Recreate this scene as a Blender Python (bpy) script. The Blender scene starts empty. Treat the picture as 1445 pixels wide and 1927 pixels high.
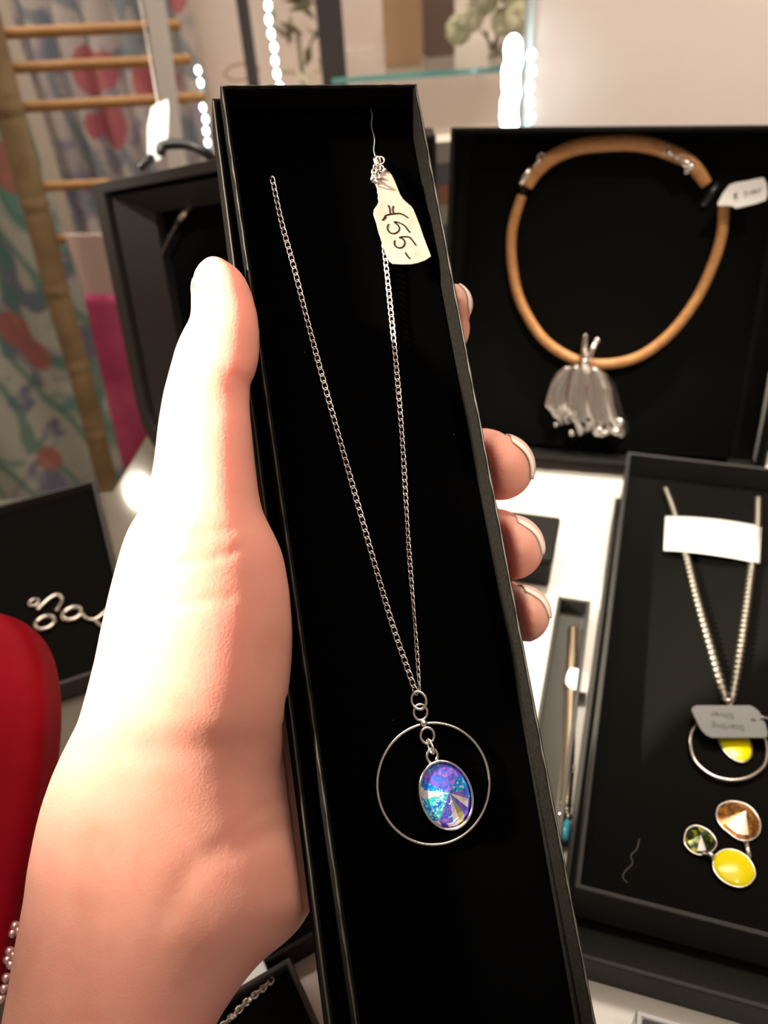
import bpy, math, random
import numpy as np
from mathutils import Matrix, Vector
random.seed(7)
S = bpy.context.scene
COL = S.collection

# ------------------------------------------------------------------ camera
FPX, CX, CY, CAMZ = 1500.0, 722.5, 963.5, 0.30
dn = Vector((860 - CX, -(2900 - CY), -FPX)).normalized()
up = -dn
fy = Vector((0, 0, -1)); fy = (fy - up * fy.dot(up)).normalized()
fx = fy.cross(up)
MW = Matrix((fx, fy, up))                 # camera coordinates -> world
CAMP = Vector((0, 0, CAMZ))
cd = bpy.data.cameras.new('camera'); cam = bpy.data.objects.new('camera', cd); COL.objects.link(cam)
cam.matrix_world = Matrix.Translation(CAMP) @ MW.to_4x4()
cd.sensor_fit = 'VERTICAL'; cd.sensor_height = 36; cd.sensor_width = 27
cd.lens = 36 * FPX / 1927.0
cd.clip_start = 0.01; cd.clip_end = 20
cd.dof.use_dof = True; cd.dof.focus_distance = 0.212; cd.dof.aperture_fstop = cd.lens / 2.3
S.camera = cam
S.view_settings.view_transform = 'Standard'; S.view_settings.look = 'None'
S.view_settings.gamma = 1; S.view_settings.use_curve_mapping = False
S.view_settings.exposure = 0.0

# ------------------------------------------------------------------ world and lights
w = bpy.data.worlds.new('world'); S.world = w; w.use_nodes = True
w.node_tree.nodes['Background'].inputs[0].default_value = (1.0, 0.80, 0.66, 1)
w.node_tree.nodes['Background'].inputs[1].default_value = 0.25

def aim(o, loc, tgt):
    o.location = loc
    o.rotation_euler = (Vector(tgt) - Vector(loc)).to_track_quat('-Z', 'Y').to_euler()

def spot(name, loc, tgt, power, deg, size, color, blend=1.0):
    l = bpy.data.lights.new(name, 'SPOT'); l.energy = power; l.spot_size = math.radians(deg)
    l.spot_blend = blend; l.shadow_soft_size = size; l.color = color
    o = bpy.data.objects.new(name, l); COL.objects.link(o); aim(o, loc, tgt)
    return o

def area(name, loc, tgt, power, sx, sy, color):
    l = bpy.data.lights.new(name, 'AREA'); l.shape = 'RECTANGLE'; l.size = sx; l.size_y = sy
    l.energy = power; l.color = color
    o = bpy.data.objects.new(name, l); COL.objects.link(o); aim(o, loc, tgt)
    return o

def P0(px, py, d):
    return CAMP + MW @ Vector(((px - CX) / FPX * d, -(py - CY) / FPX * d, -d))

WARM = (1.0, 0.86, 0.66)
KT = P0(375, 700, .20)
spot('key_spotlight', (-0.98, 0.15, 0.78), KT, 400, 14.5, 0.03, (1.0, 0.90, 0.70))
spot('tag_fill', (-0.75, 0.10, 1.30), P0(300, 240, .52), 130, 9, 0.03, (1.0, 0.92, 0.80))  # added lamp to brighten the hanging tag, no such fixture seen
spot('counter_spotlight', (0.30, 0.66, 1.55), (0.13, 0.42, 0.0), 120, 21, 0.03, (1.0, 0.88, 0.72))
spot('front_spotlight', (0.45, -0.25, 1.6), (0.10, 0.22, 0.0), 15, 32, 0.05, WARM)
spot('finger_fill', (0.80, -0.10, 1.25), P0(1010, 960, .24), 34, 8, 0.05, (1.0, 0.84, 0.68))  # added fill that lifts the fingers, its source unseen
spot('pendant_fill', (0.42, -0.15, 1.6), P0(1115, 700, .48), 75, 8.5, 0.025, (1.0, 0.88, 0.74))  # invented lamp giving the fluted pendant its highlights
spot('board_fill', (.75, .05, 1.5), (.62, .95, .15), 95, 46, 0.05, (1.0, 0.90, 0.80))  # made-up wall washer that brightens the beige board
area('ceiling_glow', (0.1, 0.2, 1.7), (0, 0.4, 0), 6, 1.4, 0.9, (1.0, 0.84, 0.70))
area('background_glow', (0.0, 0.75, 1.5), (0.0, 1.3, 0.0), 20, 1.6, 0.4, (1.0, 0.86, 0.72))

# ------------------------------------------------------------------ helpers
def P(px, py, d):
    return CAMP + MW @ Vector(((px - CX) / FPX * d, -(py - CY) / FPX * d, -d))

def ray(px, py):
    return MW @ Vector(((px - CX) / FPX, -(py - CY) / FPX, -1))

def onz(px, py, z=0.0):
    r = ray(px, py); return CAMP + r * ((z - CAMZ) / r.z)

def ony(px, py, y):
    r = ray(px, py); return CAMP + r * (y / r.y)

def frame(o, x, y):
    x = Vector(x).normalized(); z = x.cross(Vector(y)).normalized(); y = z.cross(x)
    m = Matrix((x, y, z)).transposed().to_4x4(); m.translation = Vector(o)
    return m

def at(fr, px, py, z=0.0):
    """where the line of sight meets the plane z of a frame, in that frame's coordinates"""
    n = fr.to_3x3() @ Vector((0, 0, 1)); o = fr @ Vector((0, 0, z)); r = ray(px, py)
    return fr.inverted() @ (CAMP + r * ((o - CAMP).dot(n) / r.dot(n)))

def tag(o, label, cat, group=None, kind=None):
    if label: o['label'] = label
    if cat: o['category'] = cat
    if group: o['group'] = group
    if kind: o['kind'] = kind
    return o

def thing(name, m, label, cat, group=None):
    o = bpy.data.objects.new(name, None); COL.objects.link(o)
    o.empty_display_size = 0.01
    o.matrix_world = m if isinstance(m, Matrix) else Matrix.Translation(m)
    return tag(o, label, cat, group)

ROOTM = {}
def wm(o):
    m = o.matrix_basis.copy()
    while o.parent is not None:
        o = o.parent; m = o.matrix_basis @ m
    return m

class MB:
    def __init__(s, fr=None): s.v = []; s.f = []; s.mi = []; s.fr = fr or Matrix.Identity(4)
    def add(s, vs, fs, mi=0):
        b = len(s.v); s.v += [s.fr @ Vector(v) for v in vs]; s.f += [tuple(b + i for i in f) for f in fs]; s.mi += [mi] * len(fs)
    def box(s, lo, hi, mi=0):
        x0, y0, z0 = lo; x1, y1, z1 = hi
        s.add([(x0,y0,z0),(x1,y0,z0),(x1,y1,z0),(x0,y1,z0),(x0,y0,z1),(x1,y0,z1),(x1,y1,z1),(x0,y1,z1)],
              [(0,3,2,1),(4,5,6,7),(0,1,5,4),(1,2,6,5),(2,3,7,6),(3,0,4,7)], mi)
    def prism(s, pts, z0, z1, mi=0):
        a = sum(pts[i][0] * pts[(i+1) % len(pts)][1] - pts[(i+1) % len(pts)][0] * pts[i][1] for i in range(len(pts)))
        if a < 0: pts = pts[::-1]
        n = len(pts)
        s.add([(p[0], p[1], z0) for p in pts] + [(p[0], p[1], z1) for p in pts],
              [tuple(range(n))[::-1], tuple(range(n, 2*n))] + [(i, (i+1) % n, n + (i+1) % n, n + i) for i in range(n)], mi)
    def tube(s, pts, r, sides=8, closed=False, mi=0, flat=1.0, nrm=None):
        pts = [Vector(p) for p in pts]; n = len(pts)
        rr = r if callable(r) else (lambda i, t: r)
        vs = []; fs = []
        ref = Vector(nrm) if nrm is not None else None
        prev = None
        for i, p in enumerate(pts):
            if closed: t = pts[(i+1) % n] - pts[i-1]
            else: t = pts[min(i+1, n-1)] - pts[max(i-1, 0)]
            t = t.normalized() if t.length > 1e-12 else Vector((0, 0, 1))
            if ref is not None: a = ref - t * ref.dot(t)
            elif prev is not None: a = prev - t * prev.dot(t)
            else: a = t.orthogonal()
            a.normalize(); prev = a; b = t.cross(a); q = rr(i, i / max(1, n - 1))
            for k in range(sides):
                th = 2 * math.pi * k / sides
                vs.append(p + a * math.cos(th) * q * flat + b * math.sin(th) * q)
        m = n if closed else n - 1
        for i in range(m):
            for k in range(sides):
                j = (i + 1) % n
                fs.append((i*sides+k, i*sides+(k+1) % sides, j*sides+(k+1) % sides, j*sides+k))
        if not closed:
            fs.append(tuple(range(sides))[::-1]); fs.append(tuple((n-1)*sides + k for k in range(sides)))
        s.add(vs, fs, mi)
    def ring(s, c, rx, ry, r, ang=0, n=40, sides=8, ax=(1,0,0), ay=(0,1,0), mi=0):
        c = Vector(c); ax = Vector(ax); ay = Vector(ay); ca, sa = math.cos(ang), math.sin(ang)
        u = ax * ca + ay * sa; v = -ax * sa + ay * ca
        s.tube([c + u * rx * math.cos(2*math.pi*i/n) + v * ry * math.sin(2*math.pi*i/n) for i in range(n)], r, sides, True, mi)
    def ball(s, c, r, n=12, m=8, sc=(1,1,1), mi=0):
        c = Vector(c); vs = []; fs = []
        for j in range(m + 1):
            ph = math.pi * j / m
            for i in range(n):
                th = 2*math.pi*i/n
                vs.append(c + Vector((r*sc[0]*math.sin(ph)*math.cos(th), r*sc[1]*math.sin(ph)*math.sin(th), r*sc[2]*math.cos(ph))))
        for j in range(m):
            for i in range(n):
                fs.append((j*n+i, (j+1)*n+i, (j+1)*n+(i+1) % n, j*n+(i+1) % n))
        s.add(vs, fs, mi)
    def grid(s, fn, nu, nv, mi=0, thick=None):
        vs = [fn(i / nu, j / nv) for j in range(nv + 1) for i in range(nu + 1)]
        fs = [(j*(nu+1)+i, j*(nu+1)+i+1, (j+1)*(nu+1)+i+1, (j+1)*(nu+1)+i) for j in range(nv) for i in range(nu)]
        s.add(vs, fs, mi)
    def build(s, name, mat, parent=None, smooth=False, bevel=0, solid=0, subsurf=0, origin=None):
        me = bpy.data.meshes.new(name)
        if parent is not None: inv = wm(parent).inverted()
        else:
            if origin is None:
                o3 = Vector((0, 0, 0))
                for v in s.v: o3 += v
                origin = o3 / max(1, len(s.v))
            inv = Matrix.Translation(-Vector(origin))
        me.from_pydata([inv @ v for v in s.v], [], s.f); me.update()
        mats = mat if isinstance(mat, (list, tuple)) else [mat]
        for m in mats: me.materials.append(m)
        for p, k in zip(me.polygons, s.mi): p.material_index = k; p.use_smooth = smooth
        o = bpy.data.objects.new(name, me); COL.objects.link(o)
        if parent is not None: o.parent = parent
        else: o.location = origin
        if bevel:
            b = o.modifiers.new('bevel', 'BEVEL'); b.width = bevel; b.segments = 2; b.limit_method = 'ANGLE'; b.angle_limit = math.radians(50)
        if solid:
            b = o.modifiers.new('solid', 'SOLIDIFY'); b.thickness = solid; b.offset = 0
        if subsurf:
            b = o.modifiers.new('sub', 'SUBSURF'); b.levels = subsurf; b.render_levels = subsurf
        return o

def spline(pts, n=8, closed=False):
    pts = [Vector(p) for p in pts]; out = []; N = len(pts)
    for i in range(N if closed else N - 1):
        g = (lambda k: pts[k % N]) if closed else (lambda k: pts[max(0, min(N - 1, k))])
        a, b, c, d = g(i-1), g(i), g(i+1), g(i+2)
        for k in range(n):
            t = k / n
            out.append(0.5 * ((2*b) + (c-a)*t + (2*a-5*b+4*c-d)*t*t + (3*b-a-3*c+d)*t**3))
    if not closed: out.append(pts[-1])
    return out

def resample(pts, step):
    out = [pts[0]]; acc = 0
    for a, b in zip(pts, pts[1:]):
        L = (b - a).length; d = step - acc
        while d <= L:
            out.append(a.lerp(b, d / L)); d += step
        acc = L - (d - step)
    return out

# ------------------------------------------------------------------ materials
def mat(name, color=(.5,.5,.5), rough=.5, metal=0, spec=.5, **k):
    m = bpy.data.materials.new(name); m.use_nodes = True
    b = m.node_tree.nodes['Principled BSDF']
    b.inputs['Base Color'].default_value = (*color, 1); b.inputs['Roughness'].default_value = rough
    b.inputs['Metallic'].default_value = metal; b.inputs['Specular IOR Level'].default_value = spec
    for kk, v in k.items():
        kk = kk.replace('_', ' ').title().replace('Ior', 'IOR')
        b.inputs[kk].default_value = v
    return m

def nd(m, t, **k):
    n = m.node_tree.nodes.new(t)
    for a, v in k.items(): setattr(n, a, v)
    return n
def ln(m, a, b): m.node_tree.links.new(a, b)
def bsdf(m): return m.node_tree.nodes['Principled BSDF']

def bump(m, scale, strength, dist=0.0002, detail=3, kind='ShaderNodeTexNoise'):
    tc = nd(m, 'ShaderNodeTexCoord'); t = nd(m, kind); t.inputs['Scale'].default_value = scale
    if kind == 'ShaderNodeTexNoise': t.inputs['Detail'].default_value = detail
    b = nd(m, 'ShaderNodeBump'); b.inputs['Strength'].default_value = strength; b.inputs['Distance'].default_value = dist
    ln(m, tc.outputs['Object'], t.inputs['Vector']); ln(m, t.outputs[0], b.inputs['Height']); ln(m, b.outputs[0], bsdf(m).inputs['Normal'])
    return t, tc

def mottled(m, scale, cols, detail=3, dist=0.0):
    """procedural colour variation: list of (position, colour)"""
    tc = nd(m, 'ShaderNodeTexCoord'); t = nd(m, 'ShaderNodeTexNoise'); t.inputs['Scale'].default_value = scale
    t.inputs['Detail'].default_value = detail; t.inputs['Distortion'].default_value = dist
    r = nd(m, 'ShaderNodeValToRGB'); e = r.color_ramp.elements
    while len(e) < len(cols): e.new(0.5)
    for q, (p, c) in zip(e, cols): q.position = p; q.color = (*c, 1)
    ln(m, tc.outputs['Object'], t.inputs['Vector']); ln(m, t.outputs[0], r.inputs[0]); ln(m, r.outputs[0], bsdf(m).inputs['Base Color'])
    return m

M_card = mottled(mat('black_card', (.012,.012,.012), .6, spec=.22), 900, [(.3,(.007,.0066,.006)),(.75,(.014,.013,.012))])
bump(M_card, 2500, .5, .0001)
M_edge = mat('pale_card_edge', (.036,.032,.028), .6)
M_grey_card = mottled(mat('grey_card', (.03,.03,.03), .55, spec=.3), 900, [(.3,(.026,.026,.025)),(.75,(.038,.037,.035))])
M_box_frame = mat('charcoal_card', (.045,.043,.042), .45, spec=.4); bump(M_box_frame, 1500, .3, .0001)
def velvet(name, c):
    m = mat(name, c, 1.0, spec=.0)
    tc = nd(m, 'ShaderNodeTexCoord'); v = nd(m, 'ShaderNodeTexVoronoi'); v.inputs['Scale'].default_value = 130
    r = nd(m, 'ShaderNodeMath', operation='LESS_THAN'); r.inputs[1].default_value = .014
    mx = nd(m, 'ShaderNodeMix', data_type='RGBA')
    mx.inputs[6].default_value = (*c, 1); mx.inputs[7].default_value = (.16, .15, .14, 1)
    ln(m, tc.outputs['Object'], v.inputs['Vector']); ln(m, v.outputs['Distance'], r.inputs[0]); ln(m, r.outputs[0], mx.inputs[0])
    ln(m, mx.outputs[2], bsdf(m).inputs['Base Color'])
    return m
M_foam = velvet('black_velvet_foam', (.0012,.0011,.0012))
M_foam2 = velvet('soft_black_pad', (.0065,.0065,.006))
M_silver = mat('silver', (.86,.80,.74), .22, 1.0); bump(M_silver, 600, .15, .0002)
M_silver2 = mat('polished_silver', (.93,.90,.86), .12, 1.0)
M_brushed = mat('brushed_silver', (.93,.90,.86), .26, 1.0)
M_rope = mat('grey_silver_rope', (.24,.22,.19), .42, 1.0)
M_gold = mat('champagne_chain', (.80,.66,.48), .3, 1.0)
M_paper = mottled(mat('tag_paper', (.8,.74,.66), .75, spec=.2), 120, [(.3,(.50,.40,.34)),(.6,(.60,.51,.44))])
bump(M_paper, 300, .3, .0003)
M_white = mat('white_paper', (.86,.86,.84), .7, spec=.2)
M_ink = mat('brown_black_ink', (.02,.012,.009), .9, spec=0)
M_ink2 = mat('grey_ink', (.12,.12,.13), .6)
M_leather = mottled(mat('tan_leather', (.5,.25,.1), .45, spec=.4), 260, [(.3,(.50,.23,.085)),(.7,(.64,.33,.13))])
bump(M_leather, 1500, .3, .0002)
M_yellow = mat('yellow_enamel', (1.0,.88,.0), .18, spec=.6)
M_pole = mottled(mat('bamboo', (.4,.3,.18), .5), 25, [(.3,(.20,.13,.06)),(.7,(.34,.24,.12))])
M_rung = mottled(mat('orange_wood', (.6,.36,.16), .5), 30, [(.3,(.38,.19,.065)),(.7,(.50,.27,.10))])
M_post = mat('pale_metal_post', (.62,.58,.54), .4)
M_blackplastic = mat('black_rubber', (.012,.012,.013), .35)
M_counter = mat('white_counter', (.82,.79,.74), .22, spec=.5)
M_glasscounter = mottled(mat('grey_counter', (.5,.48,.42), .08, spec=.6), 9, [(.3,(.15,.14,.115)),(.7,(.27,.25,.20))])
M_wall = mottled(mat('shop_wall', (.62,.54,.47), .7), 3, [(.3,(.58,.50,.43)),(.7,(.66,.58,.51))])
M_board = mottled(mat('beige_board', (.8,.7,.63), .5), 5, [(.3,(.78,.64,.58)),(.7,(.80,.73,.66))])
M_floor = mat('shop_floor', (.2,.18,.16), .5)
M_red = mottled(mat('red_leather', (.22,.0,.006), .6, spec=.10), 60, [(.3,(.19,.0,.006)),(.8,(.25,.001,.010))])
M_pink = mottled(mat('magenta_silk', (.6,.05,.2), .5), 12, [(.35,(.42,.02,.12)),(.65,(.72,.13,.28))])
M_palepink = mat('pale_pink_silk', (.72,.56,.52), .6)
M_dark = mat('dark_frame_metal', (.06,.05,.05), .5)
M_kraft = mat('kraft_paper', (.42,.26,.15), .8)
M_brownbox = mat('brown_box', (.20,.13,.11), .7)
M_flower = mottled(mat('pale_petals', (.6,.6,.4), .8), 25, [(.3,(.42,.46,.26)),(.5,(.72,.70,.48)),(.75,(.85,.84,.72))])
M_green = mottled(mat('dry_leaves', (.2,.2,.12), .8), 20, [(.3,(.13,.13,.07)),(.7,(.33,.30,.2))])
M_glassedge = mat('green_glass_edge', (.15,.42,.40), .1, spec=.6)
M_glass = mat('clear_glass', (.95,1,.98), .02, transmission_weight=1.0, ior=1.3)
M_strip = mat('led_strip_casing', (.30,.45,.45), .3)
M_acrylic = mat('frosted_acrylic', (.62,.64,.66), .25, transmission_weight=.3)
M_blue = mat('turquoise_crystal', (.08,.55,.72), .08, spec=.8)
M_cord = mat('dark_steel_wire', (.22,.20,.18), .35, .8)
M_colour = mottled(mat('bright_boxes', (.5,.3,.2), .6), 30, [(.3,(.55,.25,.14)),(.5,(.2,.22,.3)),(.7,(.65,.6,.5))])

def emis(name, c, s):
    m = bpy.data.materials.new(name); m.use_nodes = True
    b = bsdf(m); b.inputs['Base Color'].default_value = (*c, 1)
    b.inputs['Emission Color'].default_value = (*c, 1); b.inputs['Emission Strength'].default_value = s
    return m
M_led = emis('led_light', (.80,.97,1.0), 14)
M_bulb = emis('halogen_bulb', (1.0,.90,.72), 150)

def floral(name, ground, a, b, c, g):
    """painted silk: pale ground, washes of colour, round flower heads and green stems"""
    m = mat(name, ground, .6, spec=.25)
    tc = nd(m, 'ShaderNodeTexCoord')
    nz = nd(m, 'ShaderNodeTexNoise'); nz.inputs['Scale'].default_value = 9; nz.inputs['Detail'].default_value = 3; nz.inputs['Distortion'].default_value = 1.2
    ln(m, tc.outputs['Object'], nz.inputs['Vector'])
    r1 = nd(m, 'ShaderNodeValToRGB'); e = r1.color_ramp.elements
    for _ in range(3): e.new(.5)
    for q, (p, cc) in zip(e, [(.34, a), (.44, ground), (.53, ground), (.60, b), (.72, g)]): q.position = p; q.color = (*cc, 1)
    ln(m, nz.outputs[0], r1.inputs[0])
    # stems
    mp = nd(m, 'ShaderNodeMapping'); mp.inputs['Rotation'].default_value = (0, .35, 0); ln(m, tc.outputs['Object'], mp.inputs[0])
    wv = nd(m, 'ShaderNodeTexWave'); wv.inputs['Scale'].default_value = 5; wv.inputs['Distortion'].default_value = 9; wv.inputs['Detail'].default_value = 1.5
    wv.inputs['Detail Scale'].default_value = 1.2
    ln(m, mp.outputs[0], wv.inputs['Vector'])
    gt = nd(m, 'ShaderNodeMath', operation='GREATER_THAN'); gt.inputs[1].default_value = .86; ln(m, wv.outputs['Fac'], gt.inputs[0])
    m1 = nd(m, 'ShaderNodeMix', data_type='RGBA'); m1.inputs[7].default_value = (*g, 1)
    mu = nd(m, 'ShaderNodeMath', operation='MULTIPLY'); mu.inputs[1].default_value = .75; ln(m, gt.outputs[0], mu.inputs[0])
    ln(m, mu.outputs[0], m1.inputs[0]); ln(m, r1.outputs[0], m1.inputs[6])
    vo = nd(m, 'ShaderNodeTexVoronoi'); vo.inputs['Scale'].default_value = 9; ln(m, tc.outputs['Object'], vo.inputs['Vector'])
    lt = nd(m, 'ShaderNodeMath', operation='LESS_THAN'); lt.inputs[1].default_value = .30; ln(m, vo.outputs['Distance'], lt.inputs[0])
    m2 = nd(m, 'ShaderNodeMix', data_type='RGBA'); m2.inputs[7].default_value = (*c, 1)
    mu2 = nd(m, 'ShaderNodeMath', operation='MULTIPLY'); mu2.inputs[1].default_value = .8; ln(m, lt.outputs[0], mu2.inputs[0])
    ln(m, mu2.outputs[0], m2.inputs[0]); ln(m, m1.outputs[2], m2.inputs[6])
    ln(m, m2.outputs[2], bsdf(m).inputs['Base Color'])
    return m
M_floralA = floral('grey_violet_floral_silk', (.55,.50,.48), (.26,.24,.34), (.34,.30,.38), (.50,.10,.12), (.20,.26,.30))
M_floralB = floral('green_floral_silk', (.50,.52,.46), (.16,.32,.28), (.20,.20,.30), (.45,.14,.11), (.10,.26,.20))

# skin
M_skin = mat('skin', (.80,.47,.38), .45, spec=.35)
b = bsdf(M_skin); b.inputs['Subsurface Weight'].default_value = .8
b.inputs['Subsurface Radius'].default_value = (1.0, .33, .20); b.inputs['Subsurface Scale'].default_value = .0070
tc = nd(M_skin, 'ShaderNodeTexCoord'); n1 = nd(M_skin, 'ShaderNodeTexNoise'); n1.inputs['Scale'].default_value = 55; n1.inputs['Detail'].default_value = 3
r1 = nd(M_skin, 'ShaderNodeValToRGB'); e = r1.color_ramp.elements
e.new(.5)
for q, (p_, c_) in zip(e, [(.30,(.78,.36,.28)),(.5,(.86,.42,.34)),(.72,(.90,.39,.33))]): q.position = p_; q.color = (*c_, 1)
ln(M_skin, tc.outputs['Object'], n1.inputs['Vector']); ln(M_skin, n1.outputs[0], r1.inputs[0]); ln(M_skin, r1.outputs[0], b.inputs['Base Color'])
v1 = nd(M_skin, 'ShaderNodeTexVoronoi'); v1.inputs['Scale'].default_value = 1500; ln(M_skin, tc.outputs['Object'], v1.inputs['Vector'])
n2 = nd(M_skin, 'ShaderNodeTexNoise'); n2.inputs['Scale'].default_value = 260; n2.inputs['Detail'].default_value = 4; ln(M_skin, tc.outputs['Object'], n2.inputs['Vector'])
ad = nd(M_skin, 'ShaderNodeMath', operation='ADD'); ln(M_skin, v1.outputs['Distance'], ad.inputs[0]); ln(M_skin, n2.outputs[0], ad.inputs[1])
bp = nd(M_skin, 'ShaderNodeBump'); bp.inputs['Strength'].default_value = .35; bp.inputs['Distance'].default_value = .00014
ln(M_skin, ad.outputs[0], bp.inputs['Height']); ln(M_skin, bp.outputs[0], b.inputs['Normal'])
M_nail = mat('fingernail', (.88,.60,.52), .25, spec=.5, subsurface_weight=.2, subsurface_scale=.001)
M_nailtip = mat('nail_free_edge', (.92,.86,.78), .3)

# ------------------------------------------------------------------ the setting
def struct(name, lo, hi, m):
    q = MB(); q.box(lo, hi); o = q.build(name, m); o['kind'] = 'structure'; return o
struct('wall_back', (-1.6, 1.95, -.9), (1.6, 2.0, 1.9), M_wall)
struct('wall_left', (-1.65, -.8, -.9), (-1.6, 2.0, 1.9), M_wall)
struct('wall_right', (1.6, -.8, -.9), (1.65, 2.0, 1.9), M_wall)
struct('floor', (-1.65, -.8, -.95), (1.65, 2.0, -.9), M_floor)
struct('ceiling', (-1.65, -.8, 1.9), (1.65, 2.0, 1.95), M_wall)

# counters: a white one right, a grey glossy one left
q = MB(); q.box((-.045, .02, -.03), (.85, .60, 0)); 
t = thing('display_counter', (.4, .3, -.9), 'white display counter under the jewellery boxes, brightly lit behind the fingers', 'counter')
q.build('counter_top', M_counter, t, bevel=.002)
q = MB(); q.box((-.02, .05, -.9), (.82, .57, -.0301)); q.build('counter_base', M_board, t)
q = MB(); q.prism([(-.75,.02),(-.0455,.02),(-.0455,.50),(-.168,.50),(-.178,.432),(-.75,.432)], -.03, 0)
t = thing('display_counter', (-.4, .3, -.9), 'grey glossy display counter left of the wrist, under the standing box', 'counter')
q.build('counter_top', M_glasscounter, t, bevel=.002)
q = MB(); q.box((-.72, .05, -.9), (-.06, .42, -.0301)); q.build('counter_base', M_board, t)

# ------------------------------------------------------------------ tray boxes
def tray(mb, w_, l_, depth, wall, floor_t, x0=0, y0=0, ztop=0):
    """open card tray with real walls; y from y0 to y0+l, rim at ztop"""
    x1, y1 = x0 + w_, y0 + l_; zb = ztop - depth
    o = [(x0,y0),(x1,y0),(x1,y1),(x0,y1)]; i = [(x0+wall,y0+wall),(x1-wall,y0+wall),(x1-wall,y1-wall),(x0+wall,y1-wall)]
    vs = [(*p, zb) for p in o] + [(*p, ztop) for p in o] + [(*p, ztop) for p in i] + [(*p, zb + floor_t) for p in i]
    fs = [(3,2,1,0)]
    for k in range(4):
        j = (k + 1) % 4
        fs += [(k, j, 4+j, 4+k), (4+k, 4+j, 8+j, 8+k), (8+k, 8+j, 12+j, 12+k)]
    fs.append((12,13,14,15))
    mb.add(vs, fs)

# --- the held box
HB = frame(P(413.9, 159.9, .22546), (0.9744, 0.2056, -0.0912), (-0.0924, 0.735, 0.6717))
held = thing('jewellery_box', HB, 'long narrow black jewellery box held upright in the hand, nested in its lid', 'box')
W, L, DEEP, WALL = .058, .272, .020, .0013
M_held = mottled(mat('held_black_card', (.005,.005,.005), .75, spec=.03), 900, [(.3,(.0050,.0043,.0038)),(.75,(.0095,.0082,.0074))])
bump(M_held, 2500, .5, .0001)
q = MB(HB); tray(q, W, L, DEEP, WALL, .001, 0, -L, 0); q.build('tray', M_held, held, bevel=.0004)
q = MB(HB)
e0 = .00012
for a_, b_ in (((0,-L),(0,0)), ((W,-L),(W,0)), ((0,0),(W,0))):
    off = .00045
    if a_[0] == b_[0]:
        x = a_[0] + (off if a_[0] == 0 else -off)
        pts = [(x + random.uniform(-1,1)*.00008, -L + L*k/60, e0*.6) for k in range(61)]
    else: pts = [(W*k/20, -off, e0*.6) for k in range(21)]
    q.tube(pts, lambda i, t: .00022 + .00012*math.sin(i*2.7), 5)
q.build('rim_line', M_edge, held, smooth=True)  # thin paler line along the tray rim
q = MB(HB); q.box((WALL, -L+WALL, -DEEP+.001), (W-WALL, -WALL, -.008)); q.build('foam_pad', M_foam, held, bevel=.0005)
Lf = HB @ Matrix.Translation((-.0023, .0, 0)) @ Matrix.Rotation(math.radians(-.75), 4, 'Z')
q = MB(Lf); tray(q, W + .0045, L + .001, .0165, .0013, .001, 0, -L, -.0065); q.build('lid', M_held, held, bevel=.0004)
q = MB(Lf); q.tube([(.0004 + random.uniform(-1,1)*.00005, -L + L*k/60, -.0064) for k in range(61)], .00028, 5); q.build('lid_edge', M_edge, held, smooth=True)
a0, a1 = at(HB, 697, 204, -.0078), at(HB, 707, 300, -.0078)
q = MB(HB); q.tube([a0.lerp(a1, k/12) + Vector((.0003*math.sin(k*1.1), 0, 0)) for k in range(13)], .00013, 6); q.build('slit', mat('slit_highlight', (.35,.36,.42), .3), held, smooth=True)  # pale tube standing in for the highlight on the slit's edge

# --- necklace in the held box
def chain(mb, pts, pitch, ln_, wd, wire, roll, n=12, sides=5, nrm=(0,0,1)):
    ps = resample(pts, pitch); N = Vector(nrm)
    for i in range(len(ps) - 1):
        c = (ps[i] + ps[i+1]) / 2; t_ = (ps[i+1] - ps[i]).normalized(); s_ = N.cross(t_).normalized(); n_ = t_.cross(s_)
        r_ = roll(i / len(ps), i)
        s2 = s_ * math.cos(r_) + n_ * math.sin(r_)
        mb.tube([c + t_ * ln_/2 * math.cos(2*math.pi*k/n) + s2 * wd/2 * math.sin(2*math.pi*k/n) * (1 + .25*math.cos(2*math.pi*k/n)) for k in range(n)], wire, sides, True)

zc = -.0070
hp = lambda x, y, z=zc: at(HB, x, y, z)
neck = thing('necklace', HB @ Matrix.Translation(hp(816, 1473)), 'silver chain necklace with hoop and iridescent oval crystal, in the held box', 'necklace')
lp = spline([hp(*p) for p in [(511,330),(530,420),(552,500),(580,610),(608,715),(640,830),(672,945),(703,1055),(735,1165),(762,1245),(786,1313)]], 14)
lp[0].z -= .002
q = MB(HB); chain(q, lp, .00205, .0029, .00135, .00021, lambda t, i: math.radians(28 + 14*math.sin(i*.35))); q.build('chain', M_silver, neck, smooth=True)
rp = spline([hp(*p) for p in [(712,330),(724,470),(731,540),(741,640),(750,740),(757,830),(763,930),(769,1030),(777,1130),(784,1220),(790,1308)]], 14)
q = MB(HB); chain(q, rp, .00195, .0028, .00130, .00021, lambda t, i: math.radians(30 + 50*max(0, (t-.45)*1.8) + 12*math.sin(i*.5))); q.build('chain', M_silver, neck, smooth=True)
# loose end of the chain gathered at the tag and clasp
cl = spline([hp(x, y, z) for x, y, z in [(709,296,-.007),(707,306,-.006),(713,318,-.005),(708,330,-.0048),(715,340,-.005),(722,330,-.0055),(716,312,-.006),(712,300,-.0065),(705,318,-.005),(701,332,-.005),(704,342,-.0045),(712,347,-.004)]], 8)
q = MB(HB); chain(q, cl, .0016, .0025, .0014, .00024, lambda t, i: i * 1.3); q.ring(hp(714, 303, -.006), .0016, .0012, .0003, .5); q.ball(hp(701, 338, -.0045), .0008); q.ball(hp(724, 322, -.005), .0009)
q.build('clasp', M_silver, neck, smooth=True)
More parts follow.
